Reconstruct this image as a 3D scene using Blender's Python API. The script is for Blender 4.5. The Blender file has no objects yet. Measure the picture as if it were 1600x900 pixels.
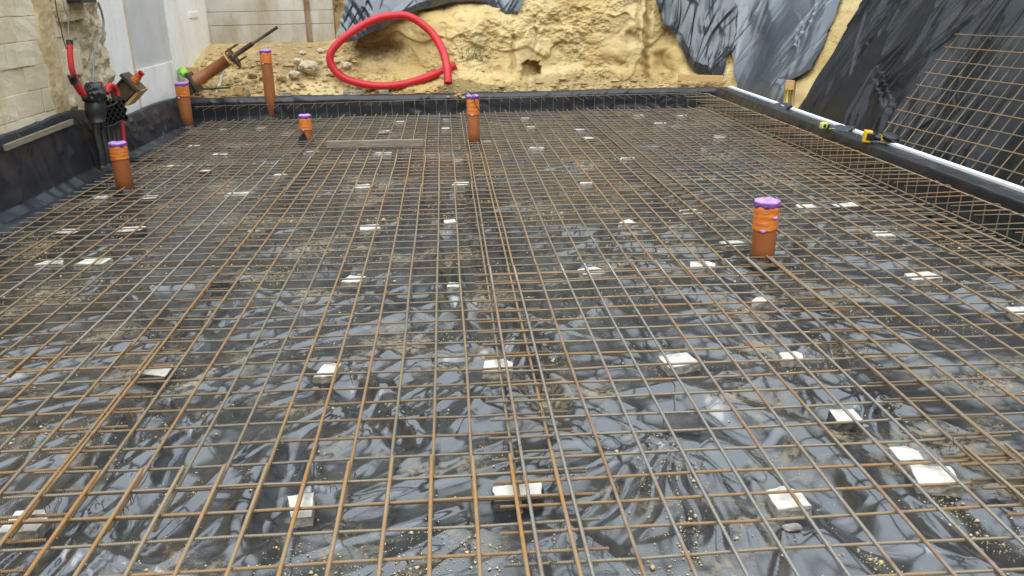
import bpy, bmesh, math, random
import numpy as np
from mathutils import Vector, Matrix
R = math.radians
random.seed(7)
rng = np.random.default_rng(11)
scene = bpy.context.scene
col = scene.collection

# ------------------------------------------------------------------ camera
F_PX = 1292.33
PITCH, YAW, ROLL, CAM_H = R(19.7356), R(4.1188), R(-1.0730), 1.716
_fw = np.array([math.sin(YAW)*math.cos(PITCH), math.cos(YAW)*math.cos(PITCH), -math.sin(PITCH)])
_r0 = np.array([math.cos(YAW), -math.sin(YAW), 0.0])
_u0 = np.cross(_r0, _fw)
_r = _r0*math.cos(ROLL) + _u0*math.sin(ROLL)
_u = -_r0*math.sin(ROLL) + _u0*math.cos(ROLL)
CAM = np.array([0.0, 0.0, CAM_H])
cd = bpy.data.cameras.new('camera')
cam = bpy.data.objects.new('camera', cd)
col.objects.link(cam)
cam.matrix_world = Matrix(((_r[0], _u[0], -_fw[0], 0), (_r[1], _u[1], -_fw[1], 0), (_r[2], _u[2], -_fw[2], CAM_H), (0, 0, 0, 1)))
cd.sensor_width = 36.0
cd.lens = F_PX/1600*36.0
cd.clip_start = 0.05
cd.clip_end = 1000
scene.camera = cam

# ------------------------------------------------------------------ sky, sun, exposure (overcast)
SUN_EL, SUN_AZ = R(58), R(200)      # azimuth measured from +Y towards +X: high, behind the photographer
w = bpy.data.worlds.new('World')
scene.world = w
w.use_nodes = True
nt = w.node_tree
bg = nt.nodes['Background']
sky = nt.nodes.new('ShaderNodeTexSky')
sky.sky_type = 'NISHITA'
sky.sun_disc = False
sky.sun_elevation = SUN_EL
sky.sun_rotation = SUN_AZ
sky.dust_density = 0.0
sky.air_density = 3.0
sky.ozone_density = 2.5
hs = nt.nodes.new('ShaderNodeHueSaturation')
hs.inputs['Saturation'].default_value = 0.38
nt.links.new(sky.outputs[0], hs.inputs['Color'])
nt.links.new(hs.outputs[0], bg.inputs[0])
bg.inputs[1].default_value = 0.15
sd = bpy.data.lights.new('sun', 'SUN')
sd.energy = 0.5
sd.angle = R(60)
sd.color = (1.0, 0.97, 0.92)
sun = bpy.data.objects.new('sun', sd)
col.objects.link(sun)
_sv = Vector((math.sin(SUN_AZ)*math.cos(SUN_EL), math.cos(SUN_AZ)*math.cos(SUN_EL), math.sin(SUN_EL)))
sun.rotation_euler = _sv.to_track_quat('Z', 'Y').to_euler()
scene.view_settings.view_transform = 'Standard'
scene.view_settings.look = 'None'
scene.view_settings.gamma = 1.0
scene.view_settings.exposure = 1.6

# ------------------------------------------------------------------ measuring: pixel of the photograph -> point of the place
def ray(px, py):
    return (px-800)/F_PX*_r - (py-450)/F_PX*_u + _fw
def atz(px, py, z=0.0):
    d = ray(px, py); return CAM + d*((z-CAM_H)/d[2])
def aty(px, py, y):
    d = ray(px, py); return CAM + d*(y/d[1])
def atx(px, py, x):
    d = ray(px, py); return CAM + d*(x/d[0])

# ------------------------------------------------------------------ noise
def _hash(ix, iy, seed):
    n = (ix.astype(np.int64)*374761393 + iy.astype(np.int64)*668265263 + seed*1442695041) & 0xFFFFFFFF
    n = ((n ^ (n >> 13))*1274126177) & 0xFFFFFFFF
    n = n ^ (n >> 16)
    return (n & 0xFFFF)/65535.0*2*np.pi
def noise(x, y, seed=0):
    x = np.asarray(x, float); y = np.asarray(y, float)
    ix = np.floor(x); iy = np.floor(y); fx = x-ix; fy = y-iy
    u = fx*fx*fx*(fx*(fx*6-15)+10); v = fy*fy*fy*(fy*(fy*6-15)+10)
    def g(dx, dy):
        a = _hash(ix+dx, iy+dy, seed)
        return np.cos(a)*(fx-dx)+np.sin(a)*(fy-dy)
    a = g(0, 0); b = g(1, 0); c = g(0, 1); d = g(1, 1)
    return (a+(b-a)*u + ((c+(d-c)*u)-(a+(b-a)*u))*v)*1.5
def fbm(x, y, seed=0, o=4, gain=.5):
    s = 0; a = 1.0
    for i in range(o):
        s = s + a*noise(x*2**i, y*2**i, seed+i*17); a *= gain
    return s
def smooth(a, b, x):
    t = np.clip((x-a)/(b-a), 0, 1); return t*t*(3-2*t)
def crumple(x, y, seed, f0=1.0, n=7, aniso=None):
    """folded film: sharp creases between flat facets, each fold only local"""
    r_ = np.random.default_rng(seed); h = 0
    wx = noise(x*f0*.6, y*f0*.6, seed+3)*.6/f0; wy = noise(x*f0*.6, y*f0*.6, seed+4)*.6/f0
    for i in range(n):
        a = r_.uniform(0, np.pi) if aniso is None else r_.normal(aniso[0], aniso[1])
        f = f0*r_.uniform(.6, 2.4)
        p = (np.cos(a)*(x+wx)+np.sin(a)*(y+wy))*f + r_.uniform(0, 9) + noise(x*f*.4, y*f*.4, seed+50+i)*.7
        t = np.abs(p-np.floor(p)-.5)*2
        t = np.sqrt(t*t+.0008)
        m = smooth(-.15, .45, noise(x*f0*.7+i*5.3, y*f0*.7-i*3.1, seed+90+i))
        h = h + (t-.5)*m/f
    return h

def add_creases(H, X, Y, segs, slicer=None):
    """pulled straight creases: a crest with one steep and one long gentle side, fading out at its ends"""
    for (x0, y0, a, L, A, w1, w2) in segs:
        ca, sa = math.cos(a), math.sin(a)
        if slicer:
            m_ = max(w1, w2)*1.1
            sl = slicer(min(x0, x0+ca*L)-m_, max(x0, x0+ca*L)+m_, min(y0, y0+sa*L)-m_, max(y0, y0+sa*L)+m_)
        else: sl = (slice(None), slice(None))
        dx = X[sl]-x0; dy = Y[sl]-y0
        if dx.size == 0: continue
        t = (dx*ca+dy*sa)/L; d = -dx*sa+dy*ca + .10*L*(A*37 % 1-.5)*np.sin(np.clip(t, 0, 1)*3.14)
        f = np.where(d < 0, 1+d/w1, 1-d/w2); f = np.clip(f, 0, 1); f = f*(.72+.28*f)
        H[sl] += A*f*np.clip(np.minimum(t*4, (1-t)*1.6), 0, 1)
    return H
# ------------------------------------------------------------------ materials
def new_mat(name):
    m = bpy.data.materials.new(name); m.use_nodes = True
    t = m.node_tree; b = t.nodes['Principled BSDF']
    return m, t, b
def nd(t, typ, **kw):
    n = t.nodes.new(typ)
    for k, v in kw.items():
        if hasattr(n, k): setattr(n, k, v)
        else: n.inputs[k.replace('_', ' ')].default_value = v
    return n
def noise_fac(t, scale, detail=4, lo=.4, hi=.6, co='Object', stretch=None, rough=.55):
    src = nd(t, 'ShaderNodeNewGeometry').outputs['Position'] if co == 'Place' else nd(t, 'ShaderNodeTexCoord').outputs[co]
    if stretch:
        mp = nd(t, 'ShaderNodeMapping'); mp.inputs['Scale'].default_value = stretch
        t.links.new(src, mp.inputs[0]); src = mp.outputs[0]
    n = nd(t, 'ShaderNodeTexNoise'); n.inputs['Scale'].default_value = scale; n.inputs['Detail'].default_value = detail
    n.inputs['Roughness'].default_value = rough
    t.links.new(src, n.inputs['Vector'])
    mr = nd(t, 'ShaderNodeMapRange'); mr.inputs[1].default_value = lo; mr.inputs[2].default_value = hi
    t.links.new(n.outputs[0], mr.inputs[0])
    return mr.outputs[0], n
def mixc(t, fac, a, b):
    m = nd(t, 'ShaderNodeMix'); m.data_type = 'RGBA'
    for s, v in ((6, a), (7, b)):
        if isinstance(v, tuple): m.inputs[s].default_value = (*v, 1)
        else: t.links.new(v, m.inputs[s])
    if isinstance(fac, float): m.inputs[0].default_value = fac
    else: t.links.new(fac, m.inputs[0])
    return m.outputs[2]
def mixf(t, fac, a, b):
    m = nd(t, 'ShaderNodeMix'); m.data_type = 'FLOAT'
    for s, v in ((2, a), (3, b)):
        if isinstance(v, float): m.inputs[s].default_value = v
        else: t.links.new(v, m.inputs[s])
    t.links.new(fac, m.inputs[0])
    return m.outputs[0]
def mul(t, a, b):
    m = nd(t, 'ShaderNodeMath', operation='MULTIPLY')
    for i, v in enumerate((a, b)):
        if isinstance(v, float): m.inputs[i].default_value = v
        else: t.links.new(v, m.inputs[i])
    return m.outputs[0]
def bump(t, b, h, strength=.4, dist=.01):
    n = nd(t, 'ShaderNodeBump'); n.inputs['Strength'].default_value = strength; n.inputs['Distance'].default_value = dist
    t.links.new(h, n.inputs['Height']); t.links.new(n.outputs[0], b.inputs['Normal'])
def plain(name, c1, c2, scale=8, rough=.6, metal=0.0, bscale=60, bstr=.15, bdist=.003, stretch=None, lo=.35, hi=.65):
    m, t, b = new_mat(name)
    f, _ = noise_fac(t, scale, 5, lo, hi, stretch=stretch)
    t.links.new(mixc(t, f, c1, c2), b.inputs['Base Color'])
    b.inputs['Roughness'].default_value = rough; b.inputs['Metallic'].default_value = metal
    if bstr:
        f2, _ = noise_fac(t, bscale, 4, 0, 1, stretch=stretch); bump(t, b, f2, bstr, bdist)
    return m

def foil_mat(name, base, base2, rough, dust_lo=.52, dust_hi=.75, dust=(.30, .23, .12), dust_amt=.8, bstr=.25, bscale=14, filmy=.22, rvar=.14, ior=1.5):
    m, t, b = new_mat(name)
    f0, _ = noise_fac(t, 1.3, 3, .35, .65)
    c = mixc(t, f0, base, base2)
    # dried mud film: broad patches broken up by a fine grain
    d1, _ = noise_fac(t, 1.7, 7, dust_lo, dust_hi, rough=.65)
    d2, _ = noise_fac(t, 38, 4, .42, .62, rough=.7)
    d = mul(t, mul(t, d1, d2), dust_amt)
    w1, _ = noise_fac(t, 3.7, 5, .45, .75, rough=.7)
    film = mul(t, w1, filmy)
    c = mixc(t, film, c, (.16, .14, .11))
    c = mixc(t, d, c, dust)
    t.links.new(c, b.inputs['Base Color'])
    r1 = mixf(t, w1, rough, rough+rvar)
    t.links.new(mixf(t, d, r1, .85), b.inputs['Roughness'])
    b.inputs['IOR'].default_value = ior
    h1, n1 = noise_fac(t, bscale, 3, .2, .8)
    h2, n2 = noise_fac(t, bscale*6, 2, .2, .8)
    bump(t, b, mixf(t, mixf(t, f0, .06, .14), h1, h2), bstr, .008)
    return m
M = {}
M['foil'] = foil_mat('floor film', (.012, .014, .017), (.022, .024, .029), .19, dust_lo=.53, dust_hi=.66, dust=(.42, .30, .12), ior=2.35, bstr=.07, bscale=7, rvar=.16)
M['kerb_foil'] = foil_mat('kerb film', (.010, .011, .013), (.018, .020, .023), .33, .6, .85, dust_amt=.1, bstr=.2, bscale=7, filmy=.02, rvar=.06, ior=1.45)
M['left_foil'] = foil_mat('left kerb film', (.015, .018, .024), (.024, .029, .037), .36, .6, .85, dust_amt=.1, bstr=.2, bscale=7, filmy=.02, rvar=.06, ior=1.42)
M['sheet_dark'] = foil_mat('dark bank film', (.010, .011, .0125), (.014, .015, .017), .25, .58, .8, dust_amt=.2, bstr=.12, bscale=5, filmy=.03, rvar=.05, ior=1.34)
M['sheet_slate'] = foil_mat('slate bank film', (.020, .025, .031), (.032, .038, .045), .27, .55, .85, dust_amt=.3, bstr=.2, bscale=5, filmy=.06, rvar=.06, ior=1.7)
M['sheet_grey'] = foil_mat('grey bank film', (.038, .047, .059), (.056, .067, .081), .30, .55, .85, dust_amt=.4, bstr=.2, bscale=5, filmy=.08, rvar=.08, ior=1.9)
M['sheet_blue'] = foil_mat('blue grey bank film', (.028, .038, .054), (.050, .062, .083), .27, .6, .85, dust_amt=.3, bstr=.2, bscale=5, filmy=.06, rvar=.08, ior=1.8)

def sand_mat():
    m, t, b = new_mat('sand')
    f1, _ = noise_fac(t, 1.1, 7, .36, .64, rough=.6)
    f2, _ = noise_fac(t, 1.6, 6, .52, .70, stretch=(1, 1, 3.5), rough=.65)
    f3, _ = noise_fac(t, 5.5, 6, .56, .72, rough=.7)
    f4, _ = noise_fac(t, 55, 3, .3, .7)
    c = mixc(t, f1, (.49, .335, .125), (.64, .49, .24))
    f5, _ = noise_fac(t, .55, 5, .46, .62, stretch=(1, 1, 1.6))
    c = mixc(t, mul(t, f5, .55), c, (.60, .47, .25))
    c = mixc(t, mul(t, f2, .85), c, (.30, .175, .055))
    c = mixc(t, mul(t, f3, .75), c, (.15, .095, .045))
    c = mixc(t, mul(t, f4, .22), c, (.62, .51, .30))
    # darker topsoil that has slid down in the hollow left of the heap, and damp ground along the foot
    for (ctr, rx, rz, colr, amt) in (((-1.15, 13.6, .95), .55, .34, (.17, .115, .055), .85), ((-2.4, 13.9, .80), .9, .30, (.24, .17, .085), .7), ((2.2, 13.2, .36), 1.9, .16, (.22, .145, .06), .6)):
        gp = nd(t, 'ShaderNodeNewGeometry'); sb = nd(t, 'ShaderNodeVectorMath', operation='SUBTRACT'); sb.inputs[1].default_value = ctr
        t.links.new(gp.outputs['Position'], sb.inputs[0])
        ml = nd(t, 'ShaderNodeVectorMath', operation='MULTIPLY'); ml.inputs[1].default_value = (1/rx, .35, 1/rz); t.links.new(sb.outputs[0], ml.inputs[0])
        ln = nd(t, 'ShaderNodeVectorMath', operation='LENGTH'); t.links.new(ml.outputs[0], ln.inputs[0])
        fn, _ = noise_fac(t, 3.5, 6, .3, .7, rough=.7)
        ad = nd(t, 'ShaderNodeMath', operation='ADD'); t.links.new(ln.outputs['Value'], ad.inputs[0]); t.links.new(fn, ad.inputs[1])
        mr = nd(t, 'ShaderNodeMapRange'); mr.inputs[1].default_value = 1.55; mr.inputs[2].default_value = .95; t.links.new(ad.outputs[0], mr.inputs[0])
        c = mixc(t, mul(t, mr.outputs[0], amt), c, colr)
    t.links.new(c, b.inputs['Base Color'])
    b.inputs['Roughness'].default_value = .95
    b.inputs['Specular IOR Level'].default_value = .15
    h1, _ = noise_fac(t, 16, 8, 0, 1, rough=.7)
    bump(t, b, h1, .9, .03)
    return m
M['sand'] = sand_mat()
M['clod'] = plain('sand clod', (.50, .35, .15), (.30, .20, .10), 6, .95, bscale=30, bstr=.8, bdist=.02)
M['crumb'] = plain('sand crumb', (.55, .40, .16), (.70, .60, .38), 3, .95, bstr=0)

def rust_mat(name, steel, rust, rust2, lo, hi, metal=.25, rough=.55):
    m, t, b = new_mat(name)
    tc = nd(t, 'ShaderNodeTexCoord'); oi = nd(t, 'ShaderNodeObjectInfo')
    add = nd(t, 'ShaderNodeVectorMath', operation='ADD')
    sc = nd(t, 'ShaderNodeVectorMath', operation='SCALE'); sc.inputs[3].default_value = 37.0
    cmb = nd(t, 'ShaderNodeCombineXYZ')
    for i in range(3): t.links.new(oi.outputs['Random'], cmb.inputs[i])
    t.links.new(cmb.outputs[0], sc.inputs[0])
    t.links.new(tc.outputs['Object'], add.inputs[0]); t.links.new(sc.outputs[0], add.inputs[1])
    n = nd(t, 'ShaderNodeTexNoise'); n.inputs['Scale'].default_value = 4.5; n.inputs['Detail'].default_value = 6; n.inputs['Roughness'].default_value = .7
    t.links.new(add.outputs[0], n.inputs['Vector'])
    # every bar has weathered to its own degree
    sh = nd(t, 'ShaderNodeMapRange'); sh.inputs[3].default_value = -.15; sh.inputs[4].default_value = .15
    t.links.new(oi.outputs['Random'], sh.inputs[0])
    ad = nd(t, 'ShaderNodeMath', operation='ADD'); t.links.new(n.outputs[0], ad.inputs[0]); t.links.new(sh.outputs[0], ad.inputs[1])
    mr = nd(t, 'ShaderNodeMapRange'); mr.inputs[1].default_value = lo; mr.inputs[2].default_value = hi
    t.links.new(ad.outputs[0], mr.inputs[0])
    n2 = nd(t, 'ShaderNodeTexNoise'); n2.inputs['Scale'].default_value = 30; n2.inputs['Detail'].default_value = 3
    t.links.new(add.outputs[0], n2.inputs['Vector'])
    rc = mixc(t, n2.outputs[0], rust, rust2)
    t.links.new(mixc(t, mr.outputs[0], steel, rc), b.inputs['Base Color'])
    t.links.new(mixf(t, mr.outputs[0], rough-.15, rough+.25), b.inputs['Roughness'])
    t.links.new(mixf(t, mr.outputs[0], metal, 0.0), b.inputs['Metallic'])
    # rolled ribs along the bar
    sp = nd(t, 'ShaderNodeSeparateXYZ'); t.links.new(tc.outputs['Object'], sp.inputs[0])
    m1 = nd(t, 'ShaderNodeMath', operation='MULTIPLY_ADD'); m1.inputs[1].default_value = 820.0
    t.links.new(sp.outputs[0], m1.inputs[0])
    m0 = nd(t, 'ShaderNodeMath', operation='MULTIPLY'); m0.inputs[1].default_value = 350.0; t.links.new(sp.outputs[1], m0.inputs[0])
    t.links.new(m0.outputs[0], m1.inputs[2])
    si = nd(t, 'ShaderNodeMath', operation='SINE'); t.links.new(m1.outputs[0], si.inputs[0])
    bump(t, b, si.outputs[0], .6, .0012)
    return m
M['bar'] = rust_mat('weathered steel', (.27, .22, .15), (.38, .215, .08), (.21, .125, .06), .40, .62, .35, .45)
M['bar_dark'] = rust_mat('dark weathered steel', (.215, .175, .125), (.26, .155, .07), (.14, .09, .055), .44, .70, .35, .47)
M['bar_orange'] = rust_mat('orange rusted steel', (.32, .23, .135), (.43, .22, .07), (.28, .145, .05), .35, .60, .1, .6)
M['bar_steel'] = rust_mat('grey steel', (.36, .33, .29), (.32, .17, .07), (.20, .12, .07), .48, .66, .6, .42)
M['bar_pale'] = rust_mat('bright steel', (.40, .35, .27), (.38, .24, .11), (.25, .17, .10), .52, .72, .45, .42)
M['steel_dark'] = plain('rusty plate steel', (.055, .042, .032), (.13, .085, .05), 7, .65, .3)
M['pvc'] = plain('brown plastic pipe', (.32, .098, .028), (.26, .076, .022), 5, .38, bstr=.05)
M['pvc_far'] = plain('dusty brown pipe', (.36, .125, .04), (.28, .09, .028), 4, .45, bstr=.05)
M['tape_orange'] = plain('orange tape', (.72, .22, .04), (.62, .16, .025), 14, .4, bscale=25, bstr=.5, bdist=.01, stretch=(1, 1, 4))
M['film_purple'] = plain('purple film', (.42, .21, .60), (.54, .34, .70), 30, .3, bscale=35, bstr=.8, bdist=.012)
M['film_dark'] = plain('crumpled dark purple film', (.13, .035, .26), (.30, .11, .50), 45, .3, bscale=45, bstr=.9, bdist=.012)
M['red'] = plain('red corrugated plastic', (.56, .012, .022), (.50, .045, .040), 3, .42, bscale=120, bstr=.15, lo=.45, hi=.8)
M['black'] = plain('black plastic', (.010, .010, .011), (.020, .020, .021), 10, .4, bstr=.1)
M['black_bag'] = foil_mat('black bag film', (.010, .011, .012), (.018, .019, .021), .25, .65, .9, bstr=.7, bscale=16)
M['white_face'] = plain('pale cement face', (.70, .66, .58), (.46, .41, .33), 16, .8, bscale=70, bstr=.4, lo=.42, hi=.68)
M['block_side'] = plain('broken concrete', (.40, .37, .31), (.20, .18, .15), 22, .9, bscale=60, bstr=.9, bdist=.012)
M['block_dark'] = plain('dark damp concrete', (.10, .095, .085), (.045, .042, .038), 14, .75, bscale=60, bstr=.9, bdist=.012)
M['masonry'] = plain('pale masonry block', (.64, .56, .43), (.74, .67, .54), 4, .9, bscale=45, bstr=.6, bdist=.008)
M['masonry_b'] = plain('sandy masonry block', (.60, .50, .33), (.70, .60, .44), 4, .9, bscale=45, bstr=.6, bdist=.008)
M['mortar'] = plain('mortar', (.70, .62, .48), (.60, .51, .36), 6, .95, bscale=40, bstr=.8, bdist=.012)
M['rubble'] = plain('broken masonry', (.60, .51, .35), (.34, .26, .15), 5, .95, bscale=22, bstr=.9, bdist=.03, lo=.4, hi=.7)
M['rubble_clay'] = plain('ochre mortar smear', (.52, .38, .19), (.62, .50, .30), 5, .95, bscale=22, bstr=.8, bdist=.02)
def wall_mat(name, c1, c2, stain, st=(.54, .75), co='Place', hb=.35):
    m, t, b = new_mat(name)
    f, _ = noise_fac(t, 2.2, 6, .4, .7, co); f2, _ = noise_fac(t, 1.6, 6, st[0], st[1], co, stretch=(1.6, 1.6, .45), rough=.65)
    f3, _ = noise_fac(t, 26, 3, .66, .72, co)
    c = mixc(t, f, c1, c2); c = mixc(t, mul(t, f2, .7), c, stain); c = mixc(t, mul(t, f3, .5), c, (.3, .27, .24))
    t.links.new(c, b.inputs['Base Color']); b.inputs['Roughness'].default_value = .85
    h, _ = noise_fac(t, 30, 6, 0, 1, co); bump(t, b, h, hb, .008)
    return m
M['masonry'] = wall_mat('pale masonry block', (.74, .65, .49), (.64, .55, .39), (.56, .41, .18), (.46, .66), hb=.8)
M['masonry_b'] = wall_mat('grey masonry block', (.70, .60, .43), (.60, .50, .34), (.54, .40, .18), (.48, .68), hb=.8)
M['mortar'] = wall_mat('mortar', (.66, .57, .42), (.56, .46, .30), (.48, .35, .16), (.46, .66), hb=.9)
M['render_white'] = wall_mat('white cement render', (.86, .85, .82), (.78, .76, .72), (.64, .55, .39))
M['render_grey'] = wall_mat('grey cement panel', (.60, .595, .58), (.53, .52, .50), (.50, .46, .38))
M['edge_ochre'] = plain('ochre seam', (.56, .44, .27), (.66, .56, .40), 8, .95, bscale=30, bstr=.7, bdist=.012)
M['concrete_board'] = wall_mat('concrete plank', (.54, .51, .45), (.42, .38, .31), (.30, .22, .115), (.44, .66))
M['rust_post'] = plain('rusty post', (.16, .085, .04), (.34, .25, .15), 7, .9, bscale=40, bstr=.6, bdist=.008, stretch=(1, 1, .4))
M['timber_grey'] = plain('weathered timber', (.30, .25, .185), (.17, .14, .10), 6, .85, bscale=30, bstr=.5, bdist=.006, stretch=(1, 12, 12))
M['timber_pale'] = plain('new timber', (.66, .42, .18), (.56, .33, .13), 4, .75, bscale=30, bstr=.3, bdist=.004, stretch=(1, 12, 12))
M['timber_stake'] = plain('stake timber', (.46, .31, .12), (.34, .22, .09), 4, .8, bscale=30, bstr=.4, bdist=.004, stretch=(12, 12, 1))
M['insulation'] = plain('white insulation edge', (.86, .86, .86), (.78, .78, .78), 12, .7, bscale=80, bstr=.2)
M['yellow'] = plain('yellow plastic', (.72, .42, .02), (.64, .36, .018), 6, .4, bstr=.05)
M['lime'] = plain('lime yellow plastic', (.62, .66, .10), (.52, .58, .08), 6, .4, bstr=.05)
M['green'] = plain('lime green plastic', (.22, .60, .02), (.32, .72, .05), 9, .4, bscale=20, bstr=.6, bdist=.01)
M['leaf'] = plain('grey green leaf', (.105, .125, .05), (.17, .18, .075), 20, .7, bstr=0)
M['added_tree_leaf'] = plain('added tree leaf', (.035, .055, .020), (.06, .085, .03), 2, .7, bstr=0)
M['grey_cable'] = plain('grey cable sheath', (.18, .18, .19), (.26, .26, .27), 5, .5, bstr=0)
M['white_paint'] = plain('white plastic', (.84, .84, .84), (.78, .78, .78), 5, .5, bstr=0)

# ------------------------------------------------------------------ object helpers
def tag(o, label=None, cat=None, group=None, kind=None):
    if label: o['label'] = label
    if cat: o['category'] = cat
    if group: o['group'] = group
    if kind: o['kind'] = kind
    return o
def thing(name, label, cat, loc=(0, 0, 0), group=None):
    o = bpy.data.objects.new(name, None); col.objects.link(o); o.location = loc; o.empty_display_size = .1
    return tag(o, label, cat, group)
def link(name, me, parent=None):
    o = bpy.data.objects.new(name, me); col.objects.link(o)
    if parent: o.parent = parent
    return o
def mesh_of(name, verts, faces, mats, smooth_=True, mi=None):
    me = bpy.data.meshes.new(name)
    me.from_pydata([tuple(v) for v in verts], [], faces)
    for m in (mats if isinstance(mats, (list, tuple)) else [mats]): me.materials.append(m)
    if mi is not None: me.polygons.foreach_set('material_index', mi)
    if smooth_: me.polygons.foreach_set('use_smooth', [True]*len(me.polygons))
    me.update(); return me
def grid_mesh(name, P, mat, flip=False):
    """P: (rows, cols, 3)"""
    r_, c_, _ = P.shape
    me = bpy.data.meshes.new(name)
    me.vertices.add(r_*c_); me.vertices.foreach_set('co', P.reshape(-1).astype(np.float32))
    i = np.arange((r_-1)*(c_-1)); a = (i//(c_-1))*c_ + i % (c_-1)
    q = np.stack([a, a+1, a+c_+1, a+c_], 1)
    if flip: q = q[:, ::-1]
    me.loops.add(q.size); me.loops.foreach_set('vertex_index', q.reshape(-1).astype(np.int32))
    me.polygons.add(len(q)); me.polygons.foreach_set('loop_start', (np.arange(len(q))*4).astype(np.int32))
    me.polygons.foreach_set('use_smooth', np.ones(len(q), bool))
    me.materials.append(mat); me.update(calc_edges=True); return me
def from_bm(name, bm, mats, parent=None, smooth_=False):
    me = bpy.data.meshes.new(name); bm.normal_update(); bm.to_mesh(me); bm.free()
    for m in (mats if isinstance(mats, (list, tuple)) else [mats]): me.materials.append(m)
    if smooth_: me.polygons.foreach_set('use_smooth', [True]*len(me.polygons))
    return link(name, me, parent)
def bm_box(bm, c, s, rot=None, bev=0.0, mi=0):
    r_ = bmesh.ops.create_cube(bm, size=1.0); vs = r_['verts']
    for v in vs: v.co = Vector((v.co.x*s[0], v.co.y*s[1], v.co.z*s[2]))
    if bev > 0:
        es = list({e for v in vs for e in v.link_edges})
        rb = bmesh.ops.bevel(bm, geom=es, offset=bev, segments=2, affect='EDGES', profile=.7)
        vs = list({v for f in rb['faces'] for v in f.verts} | {v for v in vs if v.is_valid})
    Mx = Matrix.Translation(Vector(c)) @ (rot.to_4x4() if rot is not None else Matrix())
    bmesh.ops.transform(bm, matrix=Mx, verts=vs)
    for f in {f for v in vs for f in v.link_faces}: f.material_index = mi
    return vs
def box(name, c, s, mat, parent=None, rot=None, bev=.004):
    bm = bmesh.new(); bm_box(bm, c, s, rot, bev); return from_bm(name, bm, mat, parent)
def tube_mesh(name, pts, rad, mat, seg=10, caps=True):
    pts = [Vector(p) for p in pts]; n = len(pts)
    rad = [rad]*n if not hasattr(rad, '__len__') else rad
    vs = []; fs = []; up = None
    for i, p in enumerate(pts):
        t = (pts[min(i+1, n-1)]-pts[max(i-1, 0)]).normalized()
        if up is None:
            up = Vector((0, 0, 1)) if abs(t.z) < .9 else Vector((1, 0, 0))
        s = t.cross(up).normalized(); up = s.cross(t).normalized()
        for k in range(seg):
            a = 2*math.pi*k/seg
            vs.append(p+(s*math.cos(a)+up*math.sin(a))*rad[i])
    for i in range(n-1):
        for k in range(seg):
            fs.append((i*seg+k, i*seg+(k+1) % seg, (i+1)*seg+(k+1) % seg, (i+1)*seg+k))
    if caps:
        fs.append(tuple(range(seg))); fs.append(tuple(reversed(range((n-1)*seg, n*seg))))
    me = mesh_of(name, vs, fs, mat)
    return me
def tube(name, pts, rad, mat, parent=None, seg=10):
    return link(name, tube_mesh(name, pts, rad, mat, seg), parent)
def catmull(pts, k=8):
    P = [np.array(p, float) for p in pts]; P = [2*P[0]-P[1]]+P+[2*P[-1]-P[-2]]; out = []
    for i in range(1, len(P)-2):
        for j in range(k):
            t = j/k
            out.append(.5*((2*P[i])+(-P[i-1]+P[i+1])*t+(2*P[i-1]-5*P[i]+4*P[i+1]-P[i+2])*t*t+(-P[i-1]+3*P[i]-3*P[i+1]+P[i+2])*t**3))
    out.append(P[-2]); return out
def lathe(name, prof, mat, parent=None, seg=28, jit=None, flat=False):
    vs = []; fs = []; n = len(prof)
    for i, (r_, z) in enumerate(prof):
        for k in range(seg):
            a = 2*math.pi*k/seg; rr, zz = r_, z
            if jit: rr, zz = jit(i, a, r_, z)
            vs.append((rr*math.cos(a), rr*math.sin(a), zz))
    for i in range(n-1):
        for k in range(seg):
            fs.append((i*seg+k, i*seg+(k+1) % seg, (i+1)*seg+(k+1) % seg, (i+1)*seg+k))
    fs.append(tuple(reversed(range(seg)))); fs.append(tuple(range((n-1)*seg, n*seg)))
    return link(name, mesh_of(name, vs, fs, mat), parent)

# ================================================================== THE BANK (terrain)
# plan path of the foot of the bank: along the back, round the corner, along the right
def _path():
    pts = [(-4.6, 13.45), (-2, 13.35), (1.5, 13.2), (3.6, 13.1)]
    cx, cy, r_ = 3.75, 12.3, .8
    for a in range(80, -1, -10): pts.append((cx+r_*math.cos(R(a)), cy+r_*math.sin(R(a))))
    pts += [(4.56, 10.5), (4.53, 8), (4.52, 5), (4.52, 1), (4.45, -3.5), (3.9, -4.7), (2, -5.1), (-2, -5.1), (-7, -5.1)]  # stretch behind the camera is unseen, added for the film to reflect
    return np.array(pts)
PATH = _path()
_seg = np.hypot(*np.diff(PATH, axis=0).T); PU = np.concatenate([[0], np.cumsum(_seg)])
def path_at(u):
    x = np.interp(u, PU, PATH[:, 0]); y = np.interp(u, PU, PATH[:, 1])
    e = .25
    dx = np.interp(u+e, PU, PATH[:, 0])-np.interp(u-e, PU, PATH[:, 0]); dy = np.interp(u+e, PU, PATH[:, 1])-np.interp(u-e, PU, PATH[:, 1])
    l = np.hypot(dx, dy)+1e-9
    return x, y, -dy/l, dx/l      # outward normal (away from the pit)
Z0 = .2
def slope_at(u):
    return .30 + .40*smooth(8.3, 10.0, u)
def bank_base(u, z, off=0.0):
    """off > 0: towards the pit"""
    x, y, nx, ny = path_at(u)
    d = slope_at(u)*(z-Z0) - off
    return np.stack([x+nx*d, y+ny*d, z+0*u], -1)
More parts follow.
